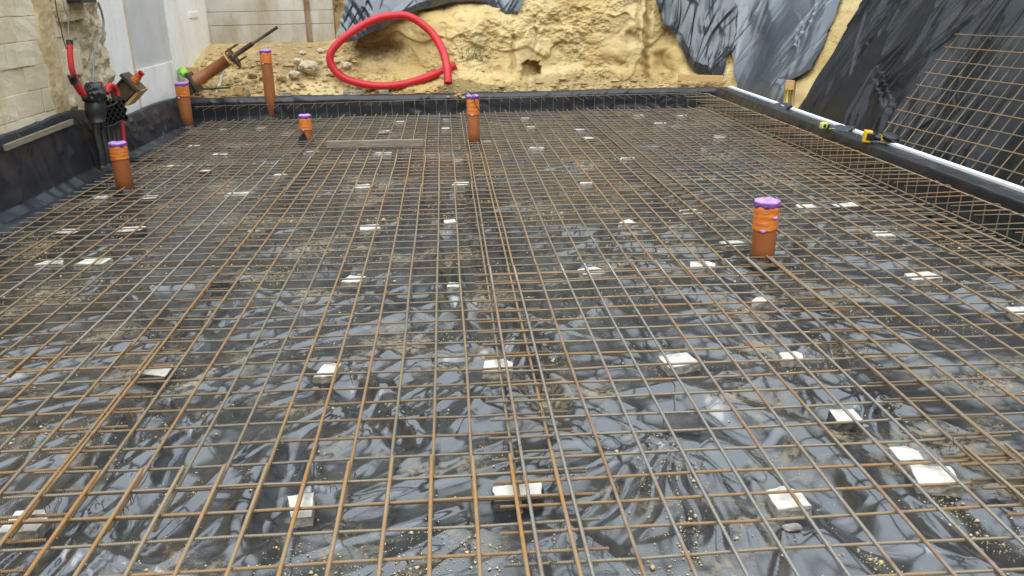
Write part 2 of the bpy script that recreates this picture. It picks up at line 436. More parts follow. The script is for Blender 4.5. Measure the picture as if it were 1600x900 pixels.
def bank_hit(px, py, off=0.0):
    d = ray(px, py); best = None; prev = None
    T = np.linspace(.3, 1.6, 2600)*10/1.0
    P = CAM + d[None, :]*T[:, None]
    # signed distance: how far inside the bank a point of the ray is
    U = np.linspace(0, 24, 1500); px_, py_, nx, ny = path_at(U)
    for p in P:
        if p[1] > 16 or p[0] > 8: break
        i = np.argmin((px_+nx*slope_at(U)*(p[2]-Z0)-p[0])**2+(py_+ny*slope_at(U)*(p[2]-Z0)-p[1])**2)
        s = (p[0]-px_[i])*nx[i]+(p[1]-py_[i])*ny[i]-slope_at(U[i])*(p[2]-Z0)+off
        if s > 0: return U[i], p[2], p
    return U[-1], p[2], p
def sand_off(u, z):
    """relief of the bare sand face, towards the pit; u in metres along the path"""
    X = np.interp(u, PU, PATH[:, 0])
    cut = smooth(-.25, .25, noise(u*.85+2, z*1.0, 19))       # smooth spade-cut faces between crumbling zones
    o = fbm(u*.9, z*1.1, 5, 3)*.14 + (fbm(u*3.5, z*4.2, 9, 4, .6)*.030 + fbm(u*15, z*17, 10, 3, .75)*.024)*(.12+.88*cut)
    o = o + (np.abs(noise(u*1.9+1.2*noise(u*1.5, z*1.5, 22), z*3.4+.8*noise(u*2, z*2, 23), 21))*.05 - .02)*(.3+.7*cut)
    # strata: ledges that jut
    o = o + (smooth(.05, .3, noise(u*1.1+.5*noise(u*3, z*3, 34), z*2.2+.5*noise(u*2.5, z*2.5, 35), 33))-.5)*.06
    # crusted clods breaking off
    c_ = noise(u*6.0, z*6.0, 41); o = o - smooth(.35, .6, c_)*.03
    right = smooth(8.3, 9.5, u)
    o = o*(1-.75*right)
    # the big heap of slipped sand behind the red hose
    m = np.exp(-(((u-5.05)/.92)**4))*smooth(1.72, 1.30, z+.14*noise(u*2, z*0+3, 2)+.28*np.abs((u-5.0)/.9)**2)
    o = o + m*(.42+.10*noise(u*2.2, z*2.4, 8)) + .25*np.exp(-((u-5.0)/1.3)**2)*smooth(.9, .25, z)
    # low shelf of loose sand at the foot
    o = o + .30*smooth(.62, .25, z+.12*noise(u*1.6, z*0, 61))*(1-right)
    # loose rubble slope on the left, running up to the plank wall
    lf = smooth(3.35, 2.55, u)
    z_ = z-.25
    o = o*(1-.4*lf) + lf*(.62-.95*np.clip(z_, 0, 1.2)) - lf*smooth(.75, 1.05, z)*.9 + lf*(.10*np.abs(noise(u*4.2, z*6, 37))+.07*np.abs(noise(u*9, z*13, 38)))
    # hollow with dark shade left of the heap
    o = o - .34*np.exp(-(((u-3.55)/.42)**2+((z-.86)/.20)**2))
    # square cut hole and board prints below it
    hx, hz = 5.92, .58
    hn = .045*noise(u*9, z*9, 55)+.02*noise(u*25, z*25, 56); hole = smooth(.16, .11, np.abs(u-hx)+hn)*smooth(.12, .08, np.abs(z-hz)+hn)
    o = o - hole*.30
    for k, (uu, ww) in enumerate(((5.85, .03), (5.97, .03), (6.35, .025), (6.62, .03), (7.0, .03), (7.3, .02))):
        o = o - .05*np.exp(-((u-uu-.02*np.sin(z*20))/ww)**2)*smooth(.50, .40, z)
    # vertical fissures
    for uu, ww, dd, zl, zh in ((7.78, .045, .20, .35, 2.3), (7.62, .03, .10, .9, 2.6), (4.95+1.05, .02, .08, .9, 1.3), (5.62, .035, .12, .55, 1.1), (8.05, .12, .16, .35, .75)):
        q = uu + .07*noise(z*2.2, z*0+uu*3, 15)+.03*noise(z*9, z*0+uu, 16)
        o = o - dd*np.exp(-((u-q)/ww)**2)*smooth(zl-.1, zl+.1, z)*smooth(zh+.1, zh-.1, z)
    return o
us = np.concatenate([np.linspace(.2, 9.6, 640), np.linspace(9.62, 13.2, 130), np.linspace(13.3, PU[-1]-.3, 150)])
zs = np.concatenate([[-.15], np.linspace(.12, 1.95, 190), np.linspace(2.0, 2.7, 16)])
UU, ZZ = np.meshgrid(us, zs)
SP = bank_base(UU, ZZ, sand_off(UU, ZZ))
SP[..., 1] = np.where(UU < 8.2, np.maximum(SP[..., 1], 12.56), SP[..., 1])
# overhang of the top edge, then the level ground behind the pit
top = [SP]
for dist in (.4, 1.5, 6, 40):
    x, y, nx, ny = path_at(us); q = SP[-1].copy(); q[:, 0] += nx*dist; q[:, 1] += ny*dist; q[:, 2] = 2.72+.1*noise(us, us*0+dist, 4); top.append(q[None])
SP = np.concatenate(top, 0)
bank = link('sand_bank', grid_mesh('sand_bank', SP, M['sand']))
tag(bank, 'crumbling yellow sand face of the excavation behind the slab', None, None, 'structure')
g = link('ground', mesh_of('ground', [(-300, -300, -.12), (300, -300, -.12), (300, 300, -.12), (-300, 300, -.12)], [(0, 1, 2, 3)], M['sand'], False))
tag(g, 'sandy ground under and around the pit', None, None, 'structure')

# unseen ring of trees, added to give the floor film dark reflections
def added_treeline():
    r_ = np.random.default_rng(44); n = 46000
    a = r_.uniform(0, 2*np.pi, n); rad = r_.uniform(26, 33, n)
    x = rad*np.sin(a); y = 4+rad*np.cos(a)
    top_ = 15.2+4.0*smooth(-.2, .9, -np.sin(a))+2.6*noise(a*5, a*0, 3)+2.2*noise(a*17, a*0, 4)
    z = 2.5+(top_-2.5)*r_.random(n)**.8
    c = np.stack([x, y, z], 1); d1 = r_.normal(size=(n, 3)); d1 /= np.linalg.norm(d1, axis=1)[:, None]
    d2 = np.cross(d1, r_.normal(size=(n, 3))); d2 /= np.linalg.norm(d2, axis=1)[:, None]
    s1 = r_.uniform(.25, .6, (n, 1))
    V = np.stack([c-d1*s1, c+d2*s1*.6, c+d1*s1, c-d2*s1*.6], 1).reshape(-1, 3)
    me = bpy.data.meshes.new('added_treeline'); me.vertices.add(n*4); me.vertices.foreach_set('co', V.reshape(-1).astype(np.float32))
    me.loops.add(n*4); me.loops.foreach_set('vertex_index', np.arange(n*4, dtype=np.int32)); me.polygons.add(n)
    me.polygons.foreach_set('loop_start', (np.arange(n)*4).astype(np.int32)); me.materials.append(M['added_tree_leaf']); me.update(calc_edges=True)
    tag(link('added_treeline', me), 'unseen dark green treeline added beyond the pit for the film to reflect', 'trees', None, 'stuff')
added_treeline()

# ================================================================== FLOOR FILM
BLK = [  # px, py, width px, corners, tall, label
 (468, 788, 44, 4, 1, 'white wedge shaped spacer block near the front, left of the split rebar lap'),
 (40, 812, 62, 5, 1, 'broken white spacer slab under doubled bars in the front left corner'),
 (808, 768, 80, 4, 1, 'long pale spacer block under the front end of the central bar lap'),
 (1232, 776, 60, 5, 1, 'large grey sided spacer block with chipped white top, beside the dark film fold'),
 (1463, 741, 68, 4, 1, 'large rectangular white topped spacer block, front one of a touching pair at right'),
 (1416, 706, 42, 5, 1, 'smaller chipped spacer block, rear one of a touching pair at right'),
 (1322, 647, 42, 4, 1, 'white spacer block with ragged dark underside, behind the touching pair'),
 (1062, 649, 56, 4, 0, 'flat dark concrete slab with film creases radiating from it'),
 (1057, 561, 56, 4, 1, 'square cream spacer block right of the centre, largest in its row'),
 (1237, 554, 36, 5, 1, 'small white spacer block with broken edge, right of the square cream block'),
 (512, 576, 40, 4, 1, 'bright white tilted spacer block left of centre at the head of a film crease'),
 (778, 570, 50, 5, 1, 'grey white spacer lying in the central crease under the doubled bars'),
 (242, 577, 58, 3, 1, 'pointed pale spacer shard under the left bar lap with dark hollow beside it'),
 (552, 435, 30, 4, 1, 'white spacer block left of the central film crease, in the middle distance'),
 (709, 444, 22, 4, 1, 'small square white spacer block on the central film crease'),
 (925, 422, 42, 5, 1, 'rounded white topped spacer block on a dark base left of the nearest pipe'),
 (1097, 412, 38, 5, 1, 'white half round spacer block just left of the nearest pipe foot'),
 (1186, 467, 26, 3, 1, 'small triangular spacer chip in front of the nearest pipe'),
 (1440, 430, 50, 4, 1, 'wide flat cream spacer block right of the nearest pipe'),
 (1592, 484, 32, 4, 1, 'pale spacer block cut by the right edge of the picture'),
 (342, 432, 26, 4, 0, 'faint grey spacer under the left bar lap in the middle distance'),
 (80, 408, 42, 3, 1, 'long pointed cream spacer, left one of two lying side by side at far left'),
 (148, 407, 44, 4, 1, 'long thin cream spacer, right one of two lying side by side at far left'),
 (107, 360, 36, 5, 1, 'rounded white spacer with dark base, behind the long pointed cream spacer'),
 (203, 357, 38, 4, 1, 'grey sided brick shaped spacer with narrow white top at left'),
 (155, 307, 22, 4, 1, 'small white spacer in front and left of the pipe by the black conduits'),
 (236, 307, 20, 4, 1, 'small white spacer in front and right of the pipe by the black conduits'),
 (373, 302, 38, 5, 1, 'wide arched white spacer on a dark base in the left middle distance'),
 (320, 266, 16, 4, 1, 'tiny chipped spacer right of the pipe by the black conduits'),
 (342, 241, 25, 4, 1, 'bright white brick shaped spacer in front of the far left pipe'),
 (437, 273, 20, 4, 1, 'thin white spacer in front of the short pipe with the triangular cut'),
 (400, 358, 20, 4, 1, 'small white spacer at the left bar lap left of the central crease'),
 (577, 354, 32, 4, 1, 'low grey white spacer in the middle of the slab, left of the white square one'),
 (702, 345, 20, 4, 1, 'small bright white spacer at the far start of the central crease'),
 (978, 346, 28, 3, 1, 'white triangular spacer on dark base right of the middle'),
 (1078, 330, 32, 4, 1, 'flat long cream spacer behind the triangular one, left of the nearest pipe'),
 (1146, 379, 40, 5, 1, 'broad cream spacer at the right bar lap just left of the nearest pipe'),
 (1260, 322, 32, 4, 1, 'cream rectangular spacer right of the nearest pipe cap, left of a pair'),
 (1323, 320, 40, 4, 1, 'white rectangular spacer with dark side, right of a pair beyond the nearest pipe'),
 (1380, 364, 32, 4, 1, 'pale slanted spacer alone to the right of the nearest pipe'),
 (915, 286, 20, 4, 1, 'small dark based spacer in the middle distance right of the crease'),
 (720, 286, 28, 4, 1, 'bright cream spacer at the far lap of the central bars'),
 (566, 290, 26, 4, 1, 'flat white spacer in the orange rusted mat beyond the middle'),
 (715, 250, 18, 4, 1, 'small pale spacer in front of the central pipe'),
 (598, 239, 26, 4, 1, 'pale spacer just in front of the timber board on the mat'),
 (838, 231, 24, 4, 1, 'neat white bar shaped spacer right of the central pipe, nearer of two'),
 (980, 247, 22, 4, 1, 'white spacer in dark bars right of centre in the far part'),
 (760, 220, 14, 4, 1, 'small white spacer touching the foot of the central pipe'),
 (919, 215, 18, 4, 1, 'white spacer in the far right centre, front one of a slanting row of three'),
 (905, 202, 16, 4, 1, 'white spacer in the far right centre, middle one of a slanting row of three'),
 (820, 184, 14, 4, 1, 'tiny pale spacer near the far kerb right of the central pipe'),
 (829, 198, 14, 4, 1, 'tiny pale spacer behind the neat white bar shaped one'),
 (696, 200, 14, 4, 1, 'tiny white spacer left of the central pipe, nearer of two in line'),
 (697, 185, 10, 4, 1, 'tiny grey spacer left of the central pipe, farther of two in line'),
 (600, 205, 20, 4, 1, 'pale spacer behind the timber board on the mat'),
 (625, 190, 14, 4, 1, 'tiny pale spacer farther behind the timber board'),
 (1125, 213, 20, 4, 1, 'white spacer at far right near the rebar cage along the kerb'),
 (1031, 192, 20, 4, 1, 'white spacer on dark base near the far right corner, nearer of three'),
 (998, 180, 16, 4, 1, 'tiny spacer near the far right corner, left of three'),
 (1065, 180, 16, 4, 1, 'tiny spacer near the far right corner, right of three'),
 (408, 199, 16, 4, 1, 'tiny white spacer in front of the tall far pipe'),
 (348, 201, 10, 4, 1, 'tiny pale spacer right of the far left pipe'),
 (303, 227, 14, 4, 1, 'tiny white chip in front of the far left pipe'),
 (1100, 232, 10, 4, 1, 'tiny cream chip in the far right mat'),
 (1128, 268, 18, 5, 0, 'grey rounded spacer in the sandy patch behind the nearest pipe'),
 (488, 237, 22, 4, 1, 'sandy coloured spacer between the short pipe and the timber board'),
 (270, 258, 16, 4, 1, 'tiny pale spacer behind the pipe by the black conduits'),
]
BPOS = []
for b in BLK:
    p = atz(b[0], b[1], .046); depth = (np.array(p)-CAM) @ _fw
    BPOS.append((p[0], p[1], b[2]*depth/F_PX))
def wpts(*pp): return [tuple(atz(x, y, 0)[:2]) for x, y in pp]
FOLDS = [  # points, width, height
 (wpts((704, 290), (700, 380), (697, 430), (715, 472), (760, 525), (800, 562), (830, 600), (890, 660)), .048, .072),
 (wpts((720, 300), (716, 380), (735, 450), (790, 530), (850, 600)), .035, .022),
 (wpts((490, 556), (540, 612), (640, 690), (690, 712)), .048, .055),
 (wpts((1040, 630), (1120, 650), (1200, 690), (1290, 775), (1370, 840), (1460, 910)), .068, .075),
 (wpts((1062, 665), (980, 750), (900, 850), (850, 905)), .026, .022),
 (wpts((1062, 668), (1020, 760), (990, 830), (975, 905)), .022, .018),
 (wpts((1064, 668), (1066, 740), (1090, 830), (1125, 905)), .024, .024),
 (wpts((1070, 668), (1105, 760), (1170, 905)), .022, .016),
 (wpts((1055, 660), (950, 700), (850, 720)), .022, .015),
 (wpts((1068, 660), (1130, 730), (1260, 905)), .022, .015),
 (wpts((468, 660), (455, 720), (430, 800), (390, 905)), .045, .055),
 (wpts((250, 600), (205, 660), (120, 790), (60, 905)), .035, .035),
 (wpts((320, 620), (260, 750), (160, 905)), .03, .025),
 (wpts((1270, 500), (1320, 590), (1390, 680), (1480, 770)), .03, .030),
 (wpts((1130, 480), (1220, 540), (1300, 600)), .028, .025),
 (wpts((1390, 690), (1500, 790), (1620, 880)), .03, .022),
 (wpts((180, 420), (240, 500), (300, 560)), .05, .030),
 (wpts((560, 600), (700, 560), (800, 575)), .03, .020),
 (wpts((1230, 480), (1160, 430), (1120, 400)), .03, .025),
 (wpts((1290, 340), (1240, 420), (1225, 470)), .05, .030),
]
def seg_dist(x, y, pts):
    d = np.full(x.shape, 9.0)
    for (ax, ay), (bx, by) in zip(pts[:-1], pts[1:]):
        vx, vy = bx-ax, by-ay; t = np.clip(((x-ax)*vx+(y-ay)*vy)/(vx*vx+vy*vy), 0, 1)
        d = np.minimum(d, np.hypot(x-ax-t*vx, y-ay-t*vy))
    return d
def foil_h(x, y):
    wx = x+.05*noise(x*3, y*3, 71); wy = y+.05*noise(x*3, y*3, 72)
    h = .014*fbm(x*.8, y*.8, 61, 3) + .024*crumple(x, y, 62, .7, 7)
    for k in range(4):
        a = .6+k*math.pi/4; ca, sa = math.cos(a), math.sin(a)
        uu = ca*x+sa*y; vv = -sa*x+ca*y
        n2 = noise(uu*5.5, vv*1.3, 660+k)
        h = h + smooth(.05, .45, noise(x*1.1-k*5.1, y*1.1+k*2.7, 670+k))*.0035*(1-np.sqrt(n2*n2+.0012)*2.0)
    for pts, wd, ht in FOLDS:
        d = seg_dist(wx, wy, pts)
        tp = smooth(.0, .40, np.hypot(x-pts[0][0], y-pts[0][1]))*smooth(.0, .40, np.hypot(x-pts[-1][0], y-pts[-1][1])); ht = ht*tp
        w_ = wd*1.15; h = h*(1-.6*tp*np.exp(-(d/w_)**2)) - 1.35*ht*np.exp(-(d/w_)**2) + .55*ht*np.exp(-((d-1.9*w_)/(.8*w_))**2)
    return h
ncol, nrow = 660, 660
xs = np.linspace(-3.66, 3.83, ncol)
ys = np.concatenate([np.linspace(-1.6, 1.5, 50), 1.5*np.exp(np.linspace(.004, math.log(12.28/1.5), nrow-50))])
XX, YY = np.meshgrid(xs, ys)
HH = foil_h(XX, YY)
def _slice(x0, x1, y0, y1):
    return (slice(np.searchsorted(ys, y0), np.searchsorted(ys, y1)), slice(np.searchsorted(xs, x0), np.searchsorted(xs, x1)))
def floor_creases():
    r_ = random.Random(21); S = []
    for (bx, by, bw) in BPOS:                      # the film is pinned under the blocks and pulls away from them
        a0 = r_.uniform(0, 6.28)
        for k in range(r_.randint(3, 5)):
            a = a0+k*1.4+r_.uniform(-.4, .4); L = r_.uniform(.25, .75); w_ = r_.uniform(.05, .11)
            S.append((bx+math.cos(a)*.05, by+math.sin(a)*.05, a, L, r_.uniform(.007, .016), r_.uniform(.012, .03), w_))
    for (bx, by, bw) in sorted(BPOS, key=lambda q: q[1])[:22:2]:      # strong fans below the blocks nearest the viewer
        a0 = r_.uniform(-.5, .5)-math.pi/2
        for k in range(r_.randint(3, 5)):
            a = a0+r_.uniform(-1.0, 1.0) if r_.random() < .7 else r_.uniform(0, 6.28)
            S.append((bx+math.cos(a)*.06, by+math.sin(a)*.06, a, r_.uniform(.5, 1.4), r_.uniform(.014, .028), r_.uniform(.010, .022), r_.uniform(.035, .10)))
    for i in range(150):                           # families of nearly parallel folds
        x = r_.uniform(-3.6, 3.8); y = 1.6*math.exp(r_.random()*math.log(12/1.6))
        a = 1.1+2.6*float(noise(np.array(x*.45+4), np.array(y*.45), 77)); n = r_.randint(2, 5); sp = r_.uniform(.06, .14)
        if x > .1 and y < 3.4 and r_.random() < .75: continue      # the near right lies almost flat
        for k in range(n):
            aa = a+r_.uniform(-.16, .16)
            S.append((x-math.sin(a)*sp*k+r_.uniform(-.1, .1), y+math.cos(a)*sp*k+r_.uniform(-.1, .1), aa, r_.uniform(.5, 2.1), r_.uniform(.007, .020), r_.uniform(.010, .03), r_.uniform(.05, .16)))
    return S
HH = add_creases(HH, XX, YY, floor_creases(), _slice)
HH = np.where(HH > 0, .046*np.tanh(HH/.046), .085*np.tanh(HH/.085))
for (bx, by, bw) in BPOS:
    sl = _slice(bx-.25, bx+.25, by-.25, by+.25)
    d = np.hypot(XX[sl]-bx, YY[sl]-by); k_ = smooth(bw*.45, bw*.8+.06, d)
    HH[sl] = np.where(k_ < 1, np.minimum(HH[sl], .012)*k_, HH[sl])
film = link('plastic_sheet', grid_mesh('plastic_sheet', np.stack([XX, YY, HH], -1), M['foil']))
tag(film, 'wrinkled wet black plastic membrane spread over the whole slab floor', 'plastic sheet')
def film_z(x, y):
    j = np.clip((x-xs[0])/(xs[1]-xs[0]), 0, ncol-1).astype(int) if hasattr(x, '__len__') else int(np.clip((x-xs[0])/(xs[1]-xs[0]), 0, ncol-1))
    i = np.clip(np.searchsorted(ys, y), 0, nrow-1)
    return HH[i, j]

# sand crumbs strewn on the film
def crumbs():
    n = 90000
    d = 1.7*np.exp(rng.random(n)*math.log(11.5/1.7)); x = rng.uniform(-1, 1, n)*np.minimum(3.6, .75*d+.8)
    keep = rng.random(n) < smooth(.05, .55, fbm(x*2.1, d*2.1, 91, 5, .6))**1.5*.9+.03
    x, d = x[keep], d[keep]; k = len(x)
    # clusters of slightly bigger clods
    z = film_z(x, d)
    s = rng.lognormal(math.log(.0023), .55, k)*np.where(d > 5, 1.35, 1)
    base = np.array([(1, 0, 0), (-.5, .87, 0), (-.5, -.87, 0), (0, 0, 1.1), (0, 0, -.6)])
    a = rng.uniform(0, 6.28, k)
    V = np.zeros((k, 5, 3))
    V[:, :, 0] = x[:, None]+s[:, None]*(base[:, 0]*np.cos(a)[:, None]-base[:, 1]*np.sin(a)[:, None])*rng.uniform(.6, 1.5, (k, 1))
    V[:, :, 1] = d[:, None]+s[:, None]*(base[:, 0]*np.sin(a)[:, None]+base[:, 1]*np.cos(a)[:, None])
    V[:, :, 2] = z[:, None]+s[:, None]*(base[:, 2]*.7+.35)
    T = np.array([(0, 1, 3), (1, 2, 3), (2, 0, 3), (1, 0, 4), (2, 1, 4), (0, 2, 4)])
    Fc = (np.arange(k)[:, None, None]*5+T[None]).reshape(-1, 3)
    me = bpy.data.meshes.new('sand_crumbs')
    me.vertices.add(k*5); me.vertices.foreach_set('co', V.reshape(-1).astype(np.float32))
    me.loops.add(Fc.size); me.loops.foreach_set('vertex_index', Fc.reshape(-1).astype(np.int32))
    me.polygons.add(len(Fc)); me.polygons.foreach_set('loop_start', (np.arange(len(Fc))*3).astype(np.int32))
    me.materials.append(M['crumb']); me.update(calc_edges=True)
    tag(link('sand_crumbs', me), 'yellow sand crumbs strewn over the black film', 'sand', None, 'stuff')
crumbs()

# ================================================================== KERBS wrapped in film
def sweep_kerb(name, prof, ys_, place, mat, parent, seed, amp=.014, f0=2.2):
    """prof: list of (outward, z); place(o, s, z) -> point"""
    prof = np.array(prof); L = np.concatenate([[0], np.cumsum(np.hypot(*np.diff(prof, axis=0).T))])
    l = np.linspace(0, L[-1], 80); po = np.interp(l, L, prof[:, 0]); pz = np.interp(l, L, prof[:, 1])
    SS, LL = np.meshgrid(ys_, l)
    O = np.repeat(po[:, None], len(ys_), 1); Z = np.repeat(pz[:, None], len(ys_), 1)
    dO = np.gradient(po, l); dZ = np.gradient(pz, l); n_ = np.hypot(dO, dZ)
    N0, N1 = -dZ/n_, dO/n_
    h = amp*(1.3*crumple(SS, LL*(1.2 if f0 > 2 else .5), seed, f0, 9)+.5*fbm(SS*1.2, LL*2.4, seed+7, 3)) + amp*.25*np.abs(noise(SS*3, LL*2, seed+9))
    r_ = random.Random(seed); S_ = []
    for i in range(int(9*(ys_[-1]-ys_[0]))):
        S_.append((r_.uniform(ys_[0], ys_[-1]), r_.uniform(0, L[-1]*.8), math.pi/2+r_.uniform(-1.1, 1.1), r_.uniform(.08, .35), r_.uniform(.25, .8)*amp, r_.uniform(.008, .02), r_.uniform(.02, .08)))
    h = h*.7 + add_creases(0*SS, SS, LL, S_)
    h = h*smooth(0, .06, LL)*smooth(0, .03, L[-1]-LL)
    O = O + N0[:, None]*h; Z = Z + N1[:, None]*h
    P = place(O, SS, Z)
    return link(name, grid_mesh(name, P, mat), parent)
# right kerb: board wrapped in film with a bright insulation edge on its outer side
kr = thing('kerb', 'black film wrapped kerb with white insulation edge along the right side', 'kerb', (3.85, 6, 0))
def right_place(o, s, z): return np.stack([o+.020*(s-6)*np.ones_like(z)*np.clip(z/.3, 0, 1)-3.85, s-6, z], -1)
sweep_kerb('film_wrap', [(3.72, .006), (3.80, .02), (3.83, .10), (3.858, .300), (3.866, .313), (3.93, .315), (4.035, .312)], np.linspace(-1.6, 12.34, 620), right_place, M['kerb_foil'], kr, 201, .016)
bm = bmesh.new()
for i in range(7):      # boards of insulation butted end to end
    y0, y1 = -1.6+i*2.0, -1.6+i*2.0+1.994; y1 = min(y1, 12.3)
    v = bm_box(bm, (0, 0, 0), (.055, y1-y0, .42), None, .002)
    for q in v: q.co = Vector((4.066+.020*(q.co.y+(y0+y1)/2-6)-3.85+q.co.x, q.co.y+(y0+y1)/2-6, q.co.z+.122))
from_bm('insulation_edge', bm, M['insulation'], kr)
def lap(yc, L):
    yy = np.linspace(yc-L/2, yc+L/2, 40); xx = np.linspace(-.02, 1.02, 24); YL, XL = np.meshgrid(yy, xx)
    edge = .5+.5*np.cos((YL-yc)/L*6.28)
    X = 3.90+XL*(.17+.07*edge)+.020*(YL-6); Z = .322+.016*crumple(YL*3, XL*.6, 777, 1.3, 8)+.008*edge+.022*smooth(.45, .75, XL)-.05*smooth(.93, 1.02, XL)-.012*smooth(.08, 0, XL)
    link('film_lap', grid_mesh('film_lap', np.stack([X-3.85, YL-6, Z], -1), M['sheet_slate']), kr)
lap(10.05, .45); lap(8.30, .32)
# far kerb
kf = thing('kerb', 'black film wrapped kerb across the far end under the sand bank', 'kerb', (0, 12.25, 0))
def far_place(o, s, z): return np.stack([s, o-12.25, z*(1+.10*smooth(1, -3.5, s))+.004*np.sin(s*3)], -1)
sweep_kerb('film_wrap', [(12.20, .006), (12.24, .02), (12.255, .10), (12.27, .27), (12.30, .318), (12.36, .325), (12.47, .318), (12.50, .25), (12.50, .05)], np.linspace(-3.8, 4.0, 420), far_place, M['kerb_foil'], kf, 231, .020)
# left kerb: film drawn up against the wall
kl = thing('kerb', 'black film drawn up the foot of the left wall, gathered in folds', 'kerb', (-3.6, 8, 0))
def left_place(o, s, z):
    hgt = .67 - .225*smooth(8.6, 10.0, s)-.05*smooth(10.5, 12.2, s)+.02*np.sin(s*2.3)
    return np.stack([o+3.6, s-8, z*hgt/.56], -1)
def sweep_left():
    prof = [(-3.44, .006), (-3.56, .02), (-3.64, .08), (-3.67, .30), (-3.70, .44), (-3.755, .55), (-3.79, .56)]
    return sweep_kerb('film_wrap', prof, np.linspace(-1.6, 12.5, 620), left_place, M['left_foil'], kl, 261, -.042, 1.7)
sweep_left()

# ================================================================== REBAR MATS
_bars = {}
def bar_mesh(L, r_, var, mat):
    key = (round(L, 2), r_, var, mat.name)
    if key in _bars: return _bars[key]
    rr = random.Random(var*131+int(L*100)); n = max(2, int(L/.45)+1); pts = []
    a, b_, c = rr.uniform(-.004, .004), rr.uniform(-.003, .003), rr.uniform(0, 6)
    for i in range(n+1):
        t = i/n; x = L*t
        pts.append((x, a*math.sin(t*7+c)+b_*math.sin(t*15+c*2), .0035*math.sin(t*9+c*3)))
    _bars[key] = tube_mesh('bar', pts, r_, mat, 7)
    return _bars[key]
def mat_bars(root, x0, x1, y0, y1, pitch, ml, mt, rl, rt, xoff=.0, yoff=.0, over=.09, bare=()):
    """children in the root's space: longitudinal bars along Y on top of transverse bars along X"""
    nx = int((x1-x0-2*over+.001)/pitch)+1; ny = int((y1-y0-2*over+.001)/pitch)+1
    sx = (x1-x0-(nx-1)*pitch)/2; sy = (y1-y0-(ny-1)*pitch)/2
    for i in range(ny):
        o = link('bar', bar_mesh(x1-x0, rt, random.randrange(4), mt), root)
        o.location = (random.uniform(-.012, .012), sy+i*pitch+random.uniform(-.005, .005), 0); o.rotation_euler = (0, 0, random.uniform(-.0022, .0022))
    for i in range(nx):
        o = link('bar', bar_mesh(y1-y0, rl, random.randrange(4), ml if i not in bare else M['bar_pale']), root)
        o.location = (sx+i*pitch+random.uniform(-.004, .004), random.uniform(-.012, .012), rl+rt); o.rotation_euler = (0, 0, math.pi/2+random.uniform(-.0012, .0012))
def rebar_mat(x0, x1, y0, y1, label, ml='bar', mt='bar_dark', rl=.0068, rt=.0058, zl=.076, zr=.054, zn=.0, zf=.016, pitch=.15, bare=()):
    root = thing('rebar_mat', label, 'rebar mat', (x0, y0, zl+zn), 'reinforcing mats laid on the slab floor')
    root.rotation_euler = (math.atan2(zf, y1-y0), math.atan2(zl-zr, x1-x0), 0)
    mat_bars(root, x0, x1, y0, y1, pitch, M[ml], M[mt], rl, rt, bare=bare)
    return root
rebar_mat(-3.42, -1.36, -1.04, 3.96, 'rust brown rebar mat in the front left corner, doubled over the mat behind it', 'bar', 'bar', zl=.054)
rebar_mat(-3.42, -1.36, 3.67, 8.80, 'grey brown rebar mat along the left wall with a few bright pale bars', 'bar', 'bar_dark', zl=.054, bare=(4, 9, 10))
rebar_mat(-3.42, -1.40, 8.50, 12.05, 'dark weathered rebar mat in the far left corner round the tall pipes', 'bar_dark', 'bar_dark', zl=.054)
rebar_mat(-1.58, .45, -2.34, 2.69, 'orange rusted rebar mat at the front, its thick bars ending over the next mat', 'bar_orange', 'bar', .0072, .0056, zf=.026)
rebar_mat(-1.58, .45, 2.36, 7.36, 'rusty rebar mat left of the central bar lap in mid picture', 'bar', 'bar_dark')
rebar_mat(-1.58, .45, 7.04, 8.84, 'short orange tinged rebar mat in front of the timber board', 'bar_orange', 'bar_dark')
rebar_mat(-1.58, .43, 8.50, 12.05, 'grey rebar mat under and behind the timber board, up to the far kerb', 'bar', 'bar_dark')
rebar_mat(.11, 2.12, -.16, 4.90, 'steel grey rebar mat in front of the nearest pipe, right of the central lap', 'bar_steel', 'bar')
rebar_mat(.11, 2.12, 4.58, 9.60, 'light brown rebar mat right of the central lap, in the middle distance', 'bar', 'bar_dark')
rebar_mat(.11, 2.12, 9.28, 12.05, 'far rebar mat right of the central pipe, reaching the far kerb', 'bar_dark', 'bar_dark')
rebar_mat(1.76, 3.74, -2.46, 2.54, 'rusty rebar mat in the front right corner, doubled over the mat behind it', 'bar', 'bar')
rebar_mat(1.76, 3.74, 2.25, 7.44, 'rust brown rebar mat on the right round the nearest pipe, beside the kerb cage', 'bar', 'bar_dark')
rebar_mat(1.76, 3.74, 7.12, 12.05, 'dark brown rebar mat in the far right corner beside the kerb cage', 'bar_dark', 'bar_dark')

